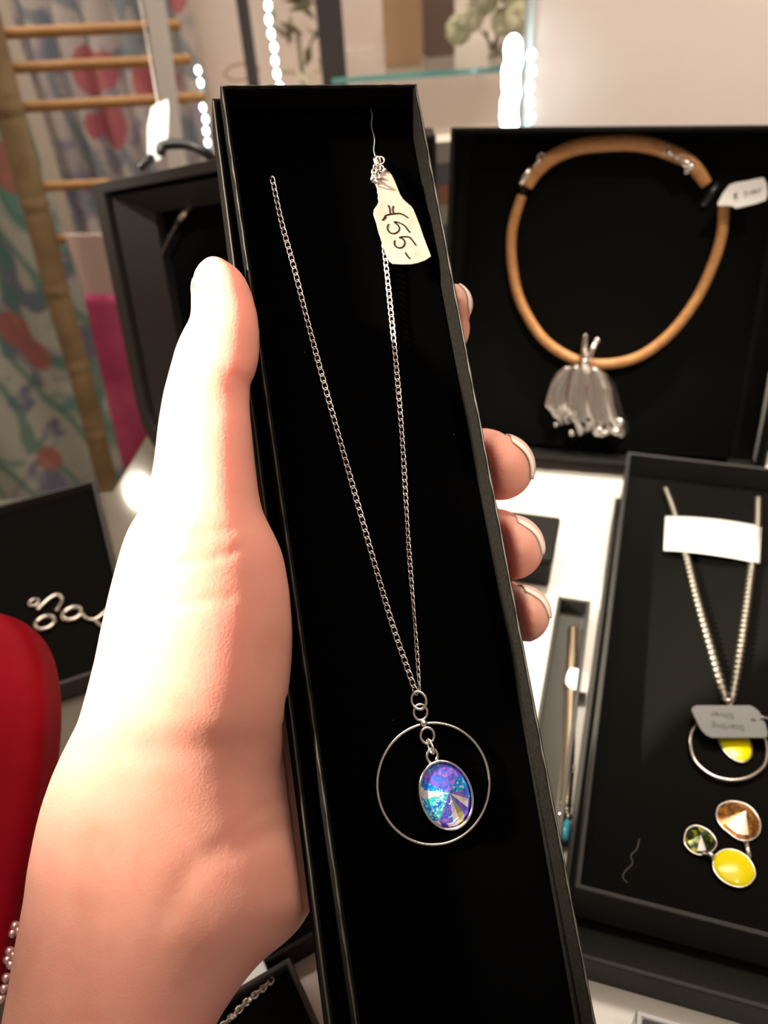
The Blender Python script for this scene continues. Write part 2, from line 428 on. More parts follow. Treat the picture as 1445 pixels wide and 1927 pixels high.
# the pendant
pen = bpy.data.objects.new('pendant', None); COL.objects.link(pen); pen.parent = neck; pen.empty_display_size = .005
def el(px, py, zz, r1, r2, ang, wire, mb, n=28):
    """ring whose long half axes are given in pixels of the picture at its place"""
    c = hp(px, py, zz); sx = (hp(px + 1, py, zz) - c).length
    mb.ring(c, r1 * sx, r2 * sx, wire, ang, n, 8)
q = MB(HB)
c = hp(816.5, 1473, -.0070); hx = (hp(922, 1473, -.007) - hp(711, 1473, -.007)).length/2; hy = (hp(816, 1359, -.007) - hp(816, 1588, -.007)).length/2
q.ring(c, hx, hy, .00041, 0, 96, 10); q.build('hoop', M_silver, pen, smooth=True)
q = MB(HB)
# jump rings: one through the chains, two soldered rings in a row, one link to the setting
c1 = hp(788, 1318, -.0062); q.ring(c1, .0018, .0023, .00042, .15, 28, 8, ax=(1,0,.3))
q.ring(hp(791, 1340, -.0068), .0018, .0020, .00040, -.2, 28, 8)
q.ring(hp(804, 1384, -.0067), .0018, .0020, .00040, -.2, 28, 8)
q.ring(hp(809.5, 1404, -.0062), .0008, .0019, .00038, .35, 28, 8, ax=(.5,0,.86))
q.ring(hp(813, 1422, -.0066), .0014, .00175, .00042, -.2, 28, 8)
q.ball(hp(797, 1361, -.0066), .00095, 12, 8, (1.1,1.1,.6)); q.build('jump_rings', M_silver, pen, smooth=True)
cc = hp(838, 1495, -.0062); sx = (hp(839, 1495, -.0062) - cc).length
bz = HB @ Matrix.Translation(cc) @ Matrix.Rotation(math.radians(12), 4, 'Z')
rx, ry = 48*sx, 61*sx
q = MB(bz); nE = 72
vs = []; fs = []
prof = [(1.0, -.0014), (1.03, -.0012), (1.045, .0008), (1.02, .0013), (.97, .0013), (.955, .0008), (.955, -.0014)]
for k in range(nE):
    th = 2*math.pi*k/nE
    for r_, z_ in prof: vs.append((rx*r_*math.cos(th), ry*r_*math.sin(th), z_))
m_ = len(prof)
for k in range(nE):
    for j in range(m_):
        fs.append((k*m_+j, k*m_+(j+1) % m_, ((k+1) % nE)*m_+(j+1) % m_, ((k+1) % nE)*m_+j))
q.add(vs, fs); q.build('setting', M_silver2, pen, smooth=True)

def gem(mb, rx, ry, h, n, nm, seed, z0=0.0, apex=(0,0)):
    """pointed many-sided crystal: a cone of long facets around an apex, with a ring of small facets at the rim"""
    R = random.Random(seed)
    rings = [(1.0, 0), (.90, .30*h), (.72, .42*h), (.40, .72*h)]
    for a_ in range(len(rings) - 1):
        (r0, z0_), (r1_, z1_) = rings[a_], rings[a_+1]
        off0, off1 = (.5 if a_ % 2 else 0), (.5 if (a_+1) % 2 else 0)
        for k in range(n):
            t0, t1 = 2*math.pi*(k+off0)/n, 2*math.pi*(k+1+off0)/n
            u = 2*math.pi*(k+off0+.5)/n; u2 = 2*math.pi*(k+off0+1.5)/n
            pt = lambda r, t, z: (apex[0]*(1-r)*rx + rx*r*math.cos(t), apex[1]*(1-r)*ry + ry*r*math.sin(t), z0 + z)
            mb.add([pt(r0,t0,z0_), pt(r0,t1,z0_), pt(r1_,u,z1_)], [(0,1,2)], R.randrange(nm))
            mb.add([pt(r0,t1,z0_), pt(r1_,u2,z1_), pt(r1_,u,z1_)], [(0,1,2)], R.randrange(nm))
    r1_, z1_ = rings[-1]
    off = .5 if (len(rings)-1) % 2 else 0
    for k in range(n):
        t0, t1 = 2*math.pi*(k+off)/n, 2*math.pi*(k+1+off)/n
        mb.add([pt(r1_,t0,z1_), pt(r1_,t1,z1_), pt(0,0,h)], [(0,1,2)], R.randrange(nm))

def gemmat(name, cols, scale, metal=.75, rough=.12):
    """foiled crystal: coloured coating broken into small sparkling patches"""
    m = mat(name, cols[0], rough, metal, spec=.8)
    tc = nd(m, 'ShaderNodeTexCoord'); v = nd(m, 'ShaderNodeTexVoronoi'); v.inputs['Scale'].default_value = scale
    r = nd(m, 'ShaderNodeValToRGB'); r.color_ramp.interpolation = 'CONSTANT'; e = r.color_ramp.elements
    while len(e) < len(cols): e.new(.5)
    for i, (q_, c_) in enumerate(zip(e, cols)): q_.position = i / len(cols); q_.color = (*c_, 1)
    sp = nd(m, 'ShaderNodeSeparateColor')
    ln(m, tc.outputs['Object'], v.inputs['Vector']); ln(m, v.outputs['Color'], sp.inputs[0]); ln(m, sp.outputs[0], r.inputs[0]); ln(m, r.outputs[0], bsdf(m).inputs['Base Color'])
    nm_ = nd(m, 'ShaderNodeBump'); nm_.inputs['Strength'].default_value = .6; nm_.inputs['Distance'].default_value = .0006
    ln(m, sp.outputs[1], nm_.inputs['Height']); ln(m, nm_.outputs[0], bsdf(m).inputs['Normal'])
    bsdf(m).inputs['Coat Weight'].default_value = .3
    return m
G1 = gemmat('violet_coating', [(.14,.10,.72),(.25,.16,.9),(.42,.2,.8),(.08,.22,.9)], 1100, .5)
G2 = gemmat('blue_coating', [(.01,.18,.9),(.03,.48,.95),(.01,.28,.8),(.35,.85,1)], 1700, .5)
G3 = gemmat('teal_coating', [(.03,.55,.65),(.05,.85,.7),(.1,.5,1),(.8,1,1)], 1900, .5)
G4 = gemmat('rosy_grey_coating', [(.75,.65,.8),(1,.85,.85),(.65,.6,.9),(1,.95,.85)], 400, .5)
G5 = gemmat('olive_coating', [(.45,.42,.16),(.7,.65,.3),(.3,.4,.45)], 500, .5)
q = MB(bz); 
R = random.Random(3); nf = 20
def pt(r, th, h_): return (rx*.955*r*math.cos(th) + .10*rx*(1-r), ry*.955*r*math.sin(th) + .05*ry*(1-r), h_)
def zone(deg):
    deg = deg % 360
    if deg < 75: return R.choice([0,0,1,0])
    if deg < 120: return R.choice([0,0,4,1])
    if deg < 150: return 1
    if deg < 168: return 3
    if deg < 225: return R.choice([1,2,2,1])
    if deg < 262: return R.choice([0,3,3])
    if deg < 285: return 4
    if deg < 330: return R.choice([3,0])
    return R.choice([0,0,1])
for k in range(nf):
    t0, t1 = 2*math.pi*k/nf, 2*math.pi*(k+1)/nf; tm = (t0+t1)/2; dg = math.degrees(tm)
    q.add([pt(1,t0,-.0002), pt(1,t1,-.0002), pt(.88,tm,.0006)], [(0,1,2)], zone(dg))
    q.add([pt(1,t1,-.0002), pt(.88,tm+2*math.pi/nf,.0006), pt(.88,tm,.0006)], [(0,1,2)], zone(dg))
    q.add([pt(.88,tm,.0006), pt(.88,tm+2*math.pi/nf,.0006), pt(0,0,.0021)], [(0,1,2)], zone(dg))
q.build('crystal', [G1,G2,G3,G4,G5], pen)

# --- price tag on the held box
TF = HB @ Matrix.Translation((0, 0, -.0048))
tp = lambda x, y, z=0.0: at(TF, 680 + x/7.706, 270 + y/7.706, z)
out = [(195,560),(225,650),(245,740),(250,850),(225,900),(182,960),(175,1030),(215,1150),(250,1290),(300,1440),(340,1570),(375,1660),(410,1715),(460,1750),(580,1757),(720,1755),(820,1735),(920,1700),(1010,1640),(985,1570),(945,1470),(900,1350),(850,1200),(800,1070),(750,950),(715,905),(670,870),(610,815),(560,740),(520,640),(480,540),(440,460),(400,410),(330,430),(250,440),(200,470)]
tg = thing('price_tag', TF @ Matrix.Translation(tp(320, 480)), 'creamy paper price tag with handwritten price, tied to the chain in the held box', 'price tag')
q = MB(TF)
# gently curled card: rows across its length
poly = [tp(*p) for p in out]
q.prism([(p.x, p.y) for p in poly], -.00012, .00012); q.build('card', M_paper, tg, bevel=.00008)
strokes = [[(385,895),(405,930),(412,970),(415,1015)], [(462,905),(452,950),(460,1000),(475,1030)],
           [(300,1115),(330,1080),(345,1050),(400,1030),(470,1020),(540,1015),(600,1030),(640,1055),(675,1075)],
           [(318,1112),(335,1085),(360,1072)],
           [(395,1170),(375,1210),(385,1260),(425,1300),(480,1305),(525,1280),(548,1240),(535,1195),(500,1160),(475,1138),(520,1142),(580,1165),(630,1200),(665,1245),(700,1290)],
           [(485,1405),(475,1440),(490,1485),(530,1512),(580,1510),(615,1480),(628,1435),(610,1395),(575,1372),(550,1365),(600,1352),(690,1358),(720,1385),(755,1430),(790,1480)],
           [(635,1580),(660,1625),(700,1670)]]
q = MB(TF)
for s_ in strokes: q.tube(spline([tp(x, y, .00014) for x, y in s_], 6), .00024, 6, flat=.45, nrm=(0,0,1))
q.build('lettering', M_ink, tg, smooth=True)

# ------------------------------------------------------------------ the hand (one continuous surface)
X0, X1, Y0, Y1, Z0, Z1, H = -.112, .066, -.158, .082, -.290, -.176, .0011
xs = np.arange(X0, X1, H); ys = np.arange(Y0, Y1, H); zs = np.arange(Z0, Z1, H)
GX, GY, GZ = np.meshgrid(xs, ys, zs, indexing='ij')
GX = GX.astype(np.float32); GY = GY.astype(np.float32); GZ = GZ.astype(np.float32)
PX = CX + FPX*GX/(-GZ); PY = CY - FPX*GY/(-GZ)
def loft(rows):
    r = np.array(rows, float); y = r[:,0]
    # smooth interpolation of the cross sections
    def ip(col):
        yy = np.linspace(y[0], y[-1], 600); vv = np.interp(yy, y, r[:,col]); k = np.ones(9)/9
        vp = np.pad(vv, 4, mode='edge'); vv = np.convolve(vp, k, 'valid')
        return np.interp(PY, yy, vv)
    l, rr, d, hb = ip(1), ip(2), ip(3), ip(4)
    cx = (l+rr)/2; a = (rr-l)/2*(-GZ)/FPX; dx = (PX-cx)*(-GZ)/FPX; dz = GZ + d
    a = np.maximum(a, .001)
    k = np.sqrt((dx/a)**2 + (dz/hb)**2)
    s_ = (k-1)*np.minimum(a, hb)
    ends = np.maximum(y[0]-PY, PY-y[-1])*(-GZ)/FPX
    return np.maximum(s_, ends)
def cone(a, b, ra, rb):
    """round cone between two picture points (px, py, depth), radii in pixels"""
    A = np.array([(a[0]-CX)/FPX*a[2], -(a[1]-CY)/FPX*a[2], -a[2]]); B = np.array([(b[0]-CX)/FPX*b[2], -(b[1]-CY)/FPX*b[2], -b[2]])
    r1_ = ra*a[2]/FPX; r2_ = rb*b[2]/FPX; D = B-A; L2 = D@D
    h = np.clip(((GX-A[0])*D[0]+(GY-A[1])*D[1]+(GZ-A[2])*D[2])/L2, 0, 1)
    return np.sqrt((GX-A[0]-D[0]*h)**2+(GY-A[1]-D[1]*h)**2+(GZ-A[2]-D[2]*h)**2) - (r1_+(r2_-r1_)*h)
def smin(a, b, k):
    h = np.clip(.5+.5*(b-a)/k, 0, 1); return b*(1-h)+a*h-k*h*(1-h)
A_ = loft([(482,396,404,.2130,.0012),(486,384,420,.2130,.0028),(494,374,434,.2130,.0043),(508,366,451,.2128,.0057),(528,361,465,.2124,.0068),(553,359,475,.212,.0075),(580,359,482,.211,.0080),(597,359,486,.2105,.0082),
 (619,345,488,.2098,.0085),(650,331,489,.209,.0088),(686,321,486,.208,.0090),(712,314,478,.2072,.0088),(734,308,470,.2068,.0086),(765,302,470,.2060,.0090),(800,297,473,.205,.0098),(870,289,479,.204,.0115),(930,278,487,.203,.013),
 (962,262,494,.2025,.014),(990,243,508,.202,.0148),(1017,232,522,.202,.0155),(1050,222,535,.202,.016),(1110,206,548,.2025,.017),(1180,190,552,.203,.018),(1240,178,551,.2035,.0185),(1300,163,547,.204,.019),(1360,146,540,.2045,.019),(1410,120,533,.2055,.0180),(1460,97,526,.2058,.0180),(1520,76,534,.2062,.0181),(1564,65,548,.2066,.0184),(1639,50,576,.2070,.0188),(1690,44,588,.2073,.0190),(1712,40,588,.2074,.0190),(1740,35,570,.2074,.0190),(1770,29,542,.2073,.0188),(1805,23,497,.2072,.0186),(1830,19,473,.2071,.0185),(1863,14,448,.2070,.0184),(1899,7,424,.2067,.0183),(1927,2,407,.2065,.0182),(2000,-12,385,.2055,.018),(2080,-25,375,.2045,.0175)])
B_ = loft([(1180,260,560,.238,.008),(1250,220,620,.236,.011),(1320,180,650,.232,.014),(1400,140,660,.2285,.0165),(1450,130,650,.2250,.0170),(1500,140,640,.2235,.0170),(1564,140,630,.2220,.0165),(1639,145,606,.2210,.0155),(1690,150,575,.2205,.0145),(1740,160,520,.2200,.0125),(1800,180,440,.219,.009)])
sd = smin(A_, B_, .007)
# palm behind the box
for a_, b_, ra, rb in [((470,1380,.240),(650,960,.262),85,68), ((520,1420,.240),(740,1120,.256),85,68), ((400,1150,.222),(600,1000,.262),70,60), ((560,1450,.240),(790,1240,.250),75,60), ((480,1250,.240),(620,1100,.262),80,70)]:
    sd = smin(sd, cone(a_, b_, ra, rb), .010)
# the four fingers wrapping behind and around the right edge of the box
fing = {
 'index':  [(650,950,.268,62),(780,740,.276,56),(828,620,.270,50),(848,573,.2465,40)],
 'middle': [(700,1020,.265,64),(850,900,.272,60),(910,874,.257,62),(942,880,.2335,62)],
 'ring':   [(740,1110,.258,62),(880,1030,.266,58),(930,1022,.250,60),(962,1031,.2275,61)],
 'pinky':  [(790,1220,.250,56),(900,1165,.256,52),(950,1150,.243,52),(981,1156,.2225,54)],
}
sf = None
for nme, c_ in fing.items():
    s1 = None
    for a_, b_ in zip(c_, c_[1:]):
        s_ = cone(a_[:3], b_[:3], a_[3], b_[3]); s1 = s_ if s1 is None else smin(s1, s_, .004)
    sf = s1 if sf is None else smin(sf, s1, .0009)
sd = smin(sd, sf, .003)
# the flesh flattens where it presses against the box and its lid
HBn = np.array(HB.inverted() @ cam.matrix_world)
def hbl(i): return (HBn[i,0]*GX + HBn[i,1]*GY + HBn[i,2]*GZ + HBn[i,3]).astype(np.float32)
bx_, by_, bz_ = hbl(0), hbl(1), hbl(2)
lidx = np.where(bz_ < -.0062, -.0045 + .0155*(by_ + L)*0 - .0030*np.clip(-by_/L, 0, 1), -.0002)
boxd = np.maximum(np.maximum(lidx - bx_, bx_ - .0622), np.maximum(-.0236 - bz_, bz_ - .0004))
boxd = np.maximum(boxd, by_ - .001)
def smax(a, b, k): return -smin(-a, -b, k)
sd = smax(sd, -boxd, .0016)
# creases: the fold lines at the thumb joint, over the ball of the thumb, and at the wrist
def crease(pts, w_, dep):
    global sd
    m = None
    for (x0_, y0_), (x1_, y1_) in zip(pts, pts[1:]):
        dx, dy = x1_-x0_, y1_-y0_; h = np.clip(((PX-x0_)*dx+(PY-y0_)*dy)/(dx*dx+dy*dy), 0, 1)
        e_ = (PX-x0_-dx*h)**2+(PY-y0_-dy*h)**2
        m = e_ if m is None else np.minimum(m, e_)
    sd = sd + dep*np.exp(-m/(w_*w_))*(GZ > -.212)
crease([(415,700),(445,712),(472,722)], 7, .0005)
crease([(370,1008),(420,998),(470,985)], 5, .0004)
crease([(330,1062),(400,1050),(455,1035)], 5, .0005)
crease([(300,1140),(360,1135),(440,1122)], 6, .0004)
crease([(215,1470),(260,1520),(330,1580),(380,1640)], 14, .0002)
crease([(520,1560),(440,1600),(370,1620),(300,1740)], 22, .0004)
crease([(535,1500),(480,1530),(400,1600)], 9, .0002)

def surface_nets(f):
    nx, ny, nz = f.shape; ins = f < 0
    c8 = [f[i:nx-1+i, j:ny-1+j, k:nz-1+k] for i in (0,1) for j in (0,1) for k in (0,1)]
    s8 = np.stack([c < 0 for c in c8]).sum(0); act = (s8 > 0) & (s8 < 8)
    idx = -np.ones(act.shape, np.int64); ii = np.argwhere(act); idx[act] = np.arange(len(ii))
    acc = np.zeros((len(ii), 3)); cnt = np.zeros(len(ii)); vals = np.stack([c[act] for c in c8], 1)
    cor = np.array([(i,j,k) for i in (0,1) for j in (0,1) for k in (0,1)], float)
    for a_ in range(8):
        for b_ in range(a_+1, 8):
            if np.abs(cor[a_]-cor[b_]).sum() != 1: continue
            va, vb = vals[:,a_], vals[:,b_]; cr = (va < 0) != (vb < 0)
            t_ = np.where(cr, va/np.where(cr, va-vb, 1), 0)
            acc += np.where(cr[:,None], cor[a_]+(cor[b_]-cor[a_])*t_[:,None], 0); cnt += cr
    v = ii + acc/cnt[:,None]
    faces = []
    for ax in range(3):
        d = [0,0,0]; d[ax] = 1
        a_ = ins[:nx-d[0], :ny-d[1], :nz-d[2]]; b_ = ins[d[0]:, d[1]:, d[2]:]
        e_ = np.argwhere(a_ != b_); fl = a_[tuple(e_.T)]
        u_, w_ = [(1,2),(2,0),(0,1)][ax]
        ok = (e_[:,u_] > 0) & (e_[:,w_] > 0) & (e_[:,u_] < f.shape[u_]-1) & (e_[:,w_] < f.shape[w_]-1)
        e_ = e_[ok]; fl = fl[ok]
        du = np.zeros(3, int); du[u_] = 1; dw = np.zeros(3, int); dw[w_] = 1
        q0, q1, q2, q3 = [idx[tuple((e_-o_).T)] for o_ in (du+dw, dw, 0*du, du)]
        qd = np.stack([q0,q1,q2,q3], 1); qd[~fl] = qd[~fl][:, ::-1]
        faces.append(qd)
    return v, np.concatenate(faces)
# close the forearm at the end of the grid
sd[:, 0, :] = 1; sd[0] = 1; sd[-1] = 1; sd[:, -1] = 1; sd[:, :, 0] = 1; sd[:, :, -1] = 1
v, fc = surface_nets(sd)
v = v*H + np.array([X0, Y0, Z0])
# a few rounds of smoothing along the surface
ed = np.concatenate([fc[:, [0,1]], fc[:, [1,2]], fc[:, [2,3]], fc[:, [3,0]]])
for it in range(3):
    s_ = np.zeros_like(v); c_ = np.zeros(len(v)); np.add.at(s_, ed[:,0], v[ed[:,1]]); np.add.at(c_, ed[:,0], 1)
    np.add.at(s_, ed[:,1], v[ed[:,0]]); np.add.at(c_, ed[:,1], 1)
    v = .5*v + .5*s_/c_[:,None]
MWn = np.array(MW); vw = v @ MWn.T + np.array(CAMP)
hand = thing('hand', P(200, 1900, .205), 'pale left hand and wrist holding the long black box, thumb on its left edge', 'hand')
me = bpy.data.meshes.new('skin'); inv = wm(hand).inverted()
vl = vw + np.array(inv.translation)
me.from_pydata(vl.tolist(), [], fc.tolist()); me.update(); me.materials.append(M_skin)
for p_ in me.polygons: p_.use_smooth = True
ho = bpy.data.objects.new('skin', me); COL.objects.link(ho); ho.parent = hand

def nail(T, r, a, d, length, phi, half, beyond=.0006):
    """curved nail plate hugging a rounded fingertip: T tip centre, a along the finger, d out of its back"""
    T = Vector(T); a = Vector(a).normalized(); d = Vector(d); d = (d - a*d.dot(a)).normalized(); s_ = a.cross(d)
    q = MB(); nu, nv = 18, 20; vs = []; tot = length + r*phi + beyond
    for j in range(nv+1):
        for i in range(nu+1):
            u = 2*i/nu - 1; th = half*u
            dist = tot*(j/nv) - length
            dist -= (.0016*abs(u)**3) if j > nv*.5 else -(.0012*abs(u)**3)*(1 - 2*j/nv)
            R_ = r*1.012
            if dist < 0: al, ra = dist, R_
            elif dist < r*phi: al, ra = R_*math.sin(dist/r), R_*math.cos(dist/r)
            else:
                ex = dist - r*phi; al = R_*math.sin(phi) + ex*math.cos(phi*.75); ra = R_*math.cos(phi) - ex*math.sin(phi*.75)
            vs.append(T + a*al + (d*math.cos(th) + s_*math.sin(th))*ra)
    for j in range(nv):
        for i in range(nu):
            k = j*(nu+1)+i; q.add([vs[k], vs[k+1], vs[k+nu+2], vs[k+nu+1]], [(0,1,2,3)], 1 if j >= nv-3 else 0)
    o = q.build('fingernail', [M_nail, M_nailtip], hand, smooth=True)
    import bmesh
    bm = bmesh.new(); bm.from_mesh(o.data); bmesh.ops.remove_doubles(bm, verts=bm.verts, dist=1e-7); bm.to_mesh(o.data); bm.free()
    md = o.modifiers.new('solid', 'SOLIDIFY'); md.thickness = .0004; md.offset = 0
    return o
def camv(x, y, z): return MW @ Vector((x, y, z))
for nme, tipr, dd in (('middle', 63, (.85,.50,-.25)), ('ring', 61, (.80,.62,-.25)), ('pinky', 54, (.75,.65,-.25)), ('index', 40, (.9,.3,-.4))):
    a_, b_ = fing[nme][-2], fing[nme][-1]
    Pa, Pb = P(*a_[:3]), P(*b_[:3])
    nail(Pb, tipr*b_[2]/FPX, Pb-Pa, camv(*dd), .005, .75, .85)
nail(P(414,545,.2125), .0073, P(408,480,.213)-P(416,600,.211), camv(-.90,.05,-.45), .006, .55, .8, .0002)

# ------------------------------------------------------------------ leaning box with the leather necklace
SC = .968; Bo = CAMP + (Vector((0.0391, 0.4508, 0.0)) - CAMP)*SC; ya, ti = math.radians(-15.38), math.radians(18.1)
rv = Vector((math.cos(ya), math.sin(ya), 0)); uv = Matrix.Rotation(ya, 3, 'Z') @ Vector((0, math.sin(ti), math.cos(ti)))
LB = frame(Bo, rv, uv)
LB.translation = Bo
lbox = thing('display_box', LB, 'large square black display box leaning back on the white counter, holding the leather necklace', 'box')
LW, LH, LD = .206*SC, .199*SC, .029
q = MB(LB); tray(q, LW, LH, LD, .002, .001, 0, 0, 0); q.build('tray', M_card, lbox, bevel=.0006)
q = MB(LB); q.box((.010, .004, -LD+.001), (LW-.017, LH-.006, -.0185)); q.build('foam_pad', M_foam2, lbox, bevel=.001)
zl = -.0152
l_ = lambda x, y, z=zl: at(LB, x, y, z)
ln_k = thing('leather_necklace', LB @ Matrix.Translation(l_(1110, 690)), 'tan leather cord necklace with fluted silver pendant in the large leaning box', 'necklace')
low = spline([l_(*p) for p in [(982,368),(970,405),(963,440),(963,490),(972,545),(990,590),(1020,635),(1060,666),(1105,683),(1160,683),(1210,667),(1262,627),(1308,567),(1340,500),(1358,440),(1362,385)]], 8)
q = MB(LB); q.tube(low, .0030, 12); q.build('cord', M_leather, ln_k, smooth=True)
upp = spline([l_(*p, -.0135) for p in [(992,352),(1008,325),(1040,296),(1085,277),(1140,270),(1200,270),(1255,284),(1300,308),(1330,347)]], 8)
q = MB(LB); q.tube(upp, lambda i, t: .0030 + .0015*math.sin(math.pi*t)**.6, 12); q.build('cord', M_leather, ln_k, smooth=True)
q = MB(LB); q.tube([l_(978, 346, zl+.004), l_(1000, 316, zl+.004)], .0022, 12); q.tube([l_(1003,314,zl+.004), l_(1018,300,zl+.004)], .0012, 8)
q.ring(l_(1019, 297, zl+.004), .0022, .0022, .0006)
q.build('cord_end', M_silver, ln_k, smooth=True)
q = MB(LB); cp = [l_(1252,283,zl+.005), l_(1268,293,zl+.006), l_(1280,301,zl+.006), l_(1291,308,zl+.006), l_(1300,313,zl+.006)]
q.ring(cp[0], .0022, .0020, .0006)
for k in range(4): q.tube([cp[k].lerp(cp[k+1], .1), cp[k].lerp(cp[k+1], .9)], .0016 + .0006*(k == 2), 10)
q.ball(cp[3], .0028); q.ball(cp[4], .0023); q.ball(l_(1292, 322, zl+.005), .0018)
q.build('clasp', M_silver2, ln_k, smooth=True)
q = MB(LB)
for p0, p1 in (((975,352),(1003,330)), ((978,372),(990,345)), ((1352,345),(1322,388))):
    q = MB(LB); q.tube([l_(*p0, zl-.002), l_(*p1, zl-.002)], .002, 8, flat=.4, nrm=(0,0,1)); q.build('slit', M_blackplastic, lbox, smooth=True)
# fluted silver pendant
pend = bpy.data.objects.new('pendant', None); COL.objects.link(pend); pend.parent = ln_k; pend.empty_display_size = .005
pc = lambda x, y, z=zl+.004: l_(1010 + x/7.605, 610 + y/7.605, z)
def skirt(u, v_):
    top_l, top_r = (430, 620), (870, 640)
    lx = np.interp(v_, [0,.12,.3,.55,.75,.9,1], [400,280,210,150,115,200,215]); rx_ = np.interp(v_, [0,.12,.3,.55,.75,.9,1], [860,1010,1130,1190,1240,1300,1310])
    yb = np.interp(u, [0,.08,.12,.2,.3,.36,.45,.55,.65,.8,.92,1], [1320,1330,1450,1450,1380,1560,1575,1500,1590,1600,1600,1540])
    y0_ = 590 + 60*abs(u-.4)
    x = lx + (rx_-lx)*u; y = y0_ + (yb-y0_)*v_
    p = pc(x, y); z = zl + .0035 + .0030*math.sin(u*2*math.pi*3.5 + 1.2*math.sin(v_*3))*(.35+v_*.9) + .0028*math.sin(math.pi*u)
    return (p.x, p.y, z)
q = MB(LB); nu, nv = 60, 30
vs = [skirt(i/nu, j/nv) for j in range(nv+1) for i in range(nu+1)]
fs = []
for j in range(nv):
    for i in range(nu):
        u_, v__ = (i+.5)/nu, (j+.5)/nv
        hole = any((u_-a_)**2/.0009 + (v__-b_)**2/.0022 < 1 for a_, b_ in ((.245,.93),(.44,.86),(.625,.84),(.81,.84)))
        if not hole: k = j*(nu+1)+i; fs.append((k, k+nu+1, k+nu+2, k+1))
q.add(vs, fs); q.build('fluted_body', M_brushed, pend, smooth=True, solid=.0010)
q = MB(LB)
for p_, r_ in (((500,1560),.0022), ((620,1560),.0017), ((860,1560),.0026), ((1140,1540),.0030), ((1200,1400),.0027), ((990,1560),.0017), ((270,1440),.0014)):
    q.ball(pc(*p_, zl+.007), r_, 14, 10)
q.build('beads', M_silver2, pend, smooth=True)
q = MB(LB)
q.tube(spline([pc(700,150,zl+.003), pc(680,330,zl+.006), pc(690,520,zl+.009), pc(700,660,zl+.006)], 6), .0016, 10)
q.tube(spline([pc(860,230,zl+.004), pc(790,370,zl+.008), pc(720,540,zl+.009), pc(740,680,zl+.006)], 6), .0016, 10)
q.ball(pc(685,540,zl+.010), .0024); q.ball(pc(735,670,zl+.010), .0018); q.ball(pc(860,230,zl+.005), .0019)
q.build('bail', M_silver2, pend, smooth=True)
# its tag
tz = zl + .010
o7 = [(805,1030),(880,890),(960,790),(1050,760),(1180,740),(1290,715),(1390,700),(1425,770),(1440,900),(1415,985),(1300,1030),(1150,1065),(1040,1090),(985,1060),(940,1055),(820,1060)]
t7 = lambda x, y, z=tz: l_(1230 + x/6.72, 230 + y/6.72, z)
tg2 = thing('price_tag', LB @ Matrix.Translation(t7(820, 1050)), 'white price tag with faint writing, tied to the leather cord in the leaning box', 'price tag')
q = MB(LB); q.prism([(t7(x, y).x, t7(x, y).y) for x, y in o7], tz-.0002, tz+.0002); q.build('card', M_white, tg2, bevel=.0001)
q = MB(LB)
for s_ in ([(1060,890),(1025,905),(1020,950),(1065,955)], [(1010,925),(1050,920)], [(1145,870),(1165,880),(1160,940)], [(1195,880),(1215,900)], [(1240,860),(1250,905)], [(1240,885),(1280,870)], [(1275,850),(1290,890)], [(1300,885),(1325,870),(1355,830)]):
    q.tube([t7(x, y, tz+.0003) for x, y in s_], .0003, 5)
q.build('lettering', M_ink2, tg2)

# ------------------------------------------------------------------ flat box, lower right
FB = frame(Vector((.0555, .1338, 0)), Vector((math.cos(math.radians(-19.6)), math.sin(math.radians(-19.6)), 0)), Vector((math.sin(math.radians(19.6)), math.cos(math.radians(19.6)), 0)))
fbox = thing('display_box', FB, 'wide dark grey box lying open on its lid, holding a yellow pendant necklace and earrings', 'box')
FH = .030
q = MB(FB); tray(q, .150, .2735, .0195, .002, .001, 0, 0, FH); q.build('tray', M_grey_card, fbox, bevel=.0006)
q = MB(FB); q.box((.002, .002, .0115), (.148, .2715, .0160)); q.build('foam_pad', M_foam2, fbox)
q = MB(FB); tray(q, .160, .262, .0148, .002, .001, -.0033, -.0155, .0150); q.build('lid', M_grey_card, fbox, bevel=.0006)
zf = .0184
g_ = lambda x, y, z=zf: at(FB, x, y, z)
def ropechain(mb, pts, r, pitch):
    ps = resample(spline(pts, 20), pitch/4)
    mb.tube(ps, lambda i, t: r*(1 + .30*math.cos(i*math.pi/2)), 8)
yn = thing('necklace', FB @ Matrix.Translation(g_(1370, 1400)), 'silver rope chain necklace with a hoop and yellow oval, in the wide grey box', 'necklace')
q = MB(FB); ropechain(q, [g_(1252,922), g_(1268,965), g_(1290,1042), g_(1312,1130), g_(1340,1230), g_(1366,1322)], .0018, .0034); q.build('chain', M_rope, yn, smooth=True)
q = MB(FB); ropechain(q, [g_(1426,940), g_(1424,1000), g_(1414,1070), g_(1404,1150), g_(1391,1240), g_(1376,1322)], .0018, .0034); q.build('chain', M_rope, yn, smooth=True)
q = MB(FB); q.tube([g_(1362,1318,.0200), g_(1380,1322,.0200)], .0016, 8); q.tube([g_(1372,1322,.02), g_(1374,1345,.02)], .0018, 8); q.build('bail', M_silver, yn, smooth=True)
q = MB(FB)
hoop = spline([g_(*p) for p in [(1303,1375),(1299,1400),(1306,1428),(1325,1450),(1352,1464),(1385,1468),(1415,1460),(1438,1440),(1443,1412),(1436,1385),(1420,1362),(1390,1350),(1350,1348),(1320,1358)]], 6, True)
q.tube(hoop, .0008, 8, True); q.build('hoop', M_silver, yn, smooth=True)
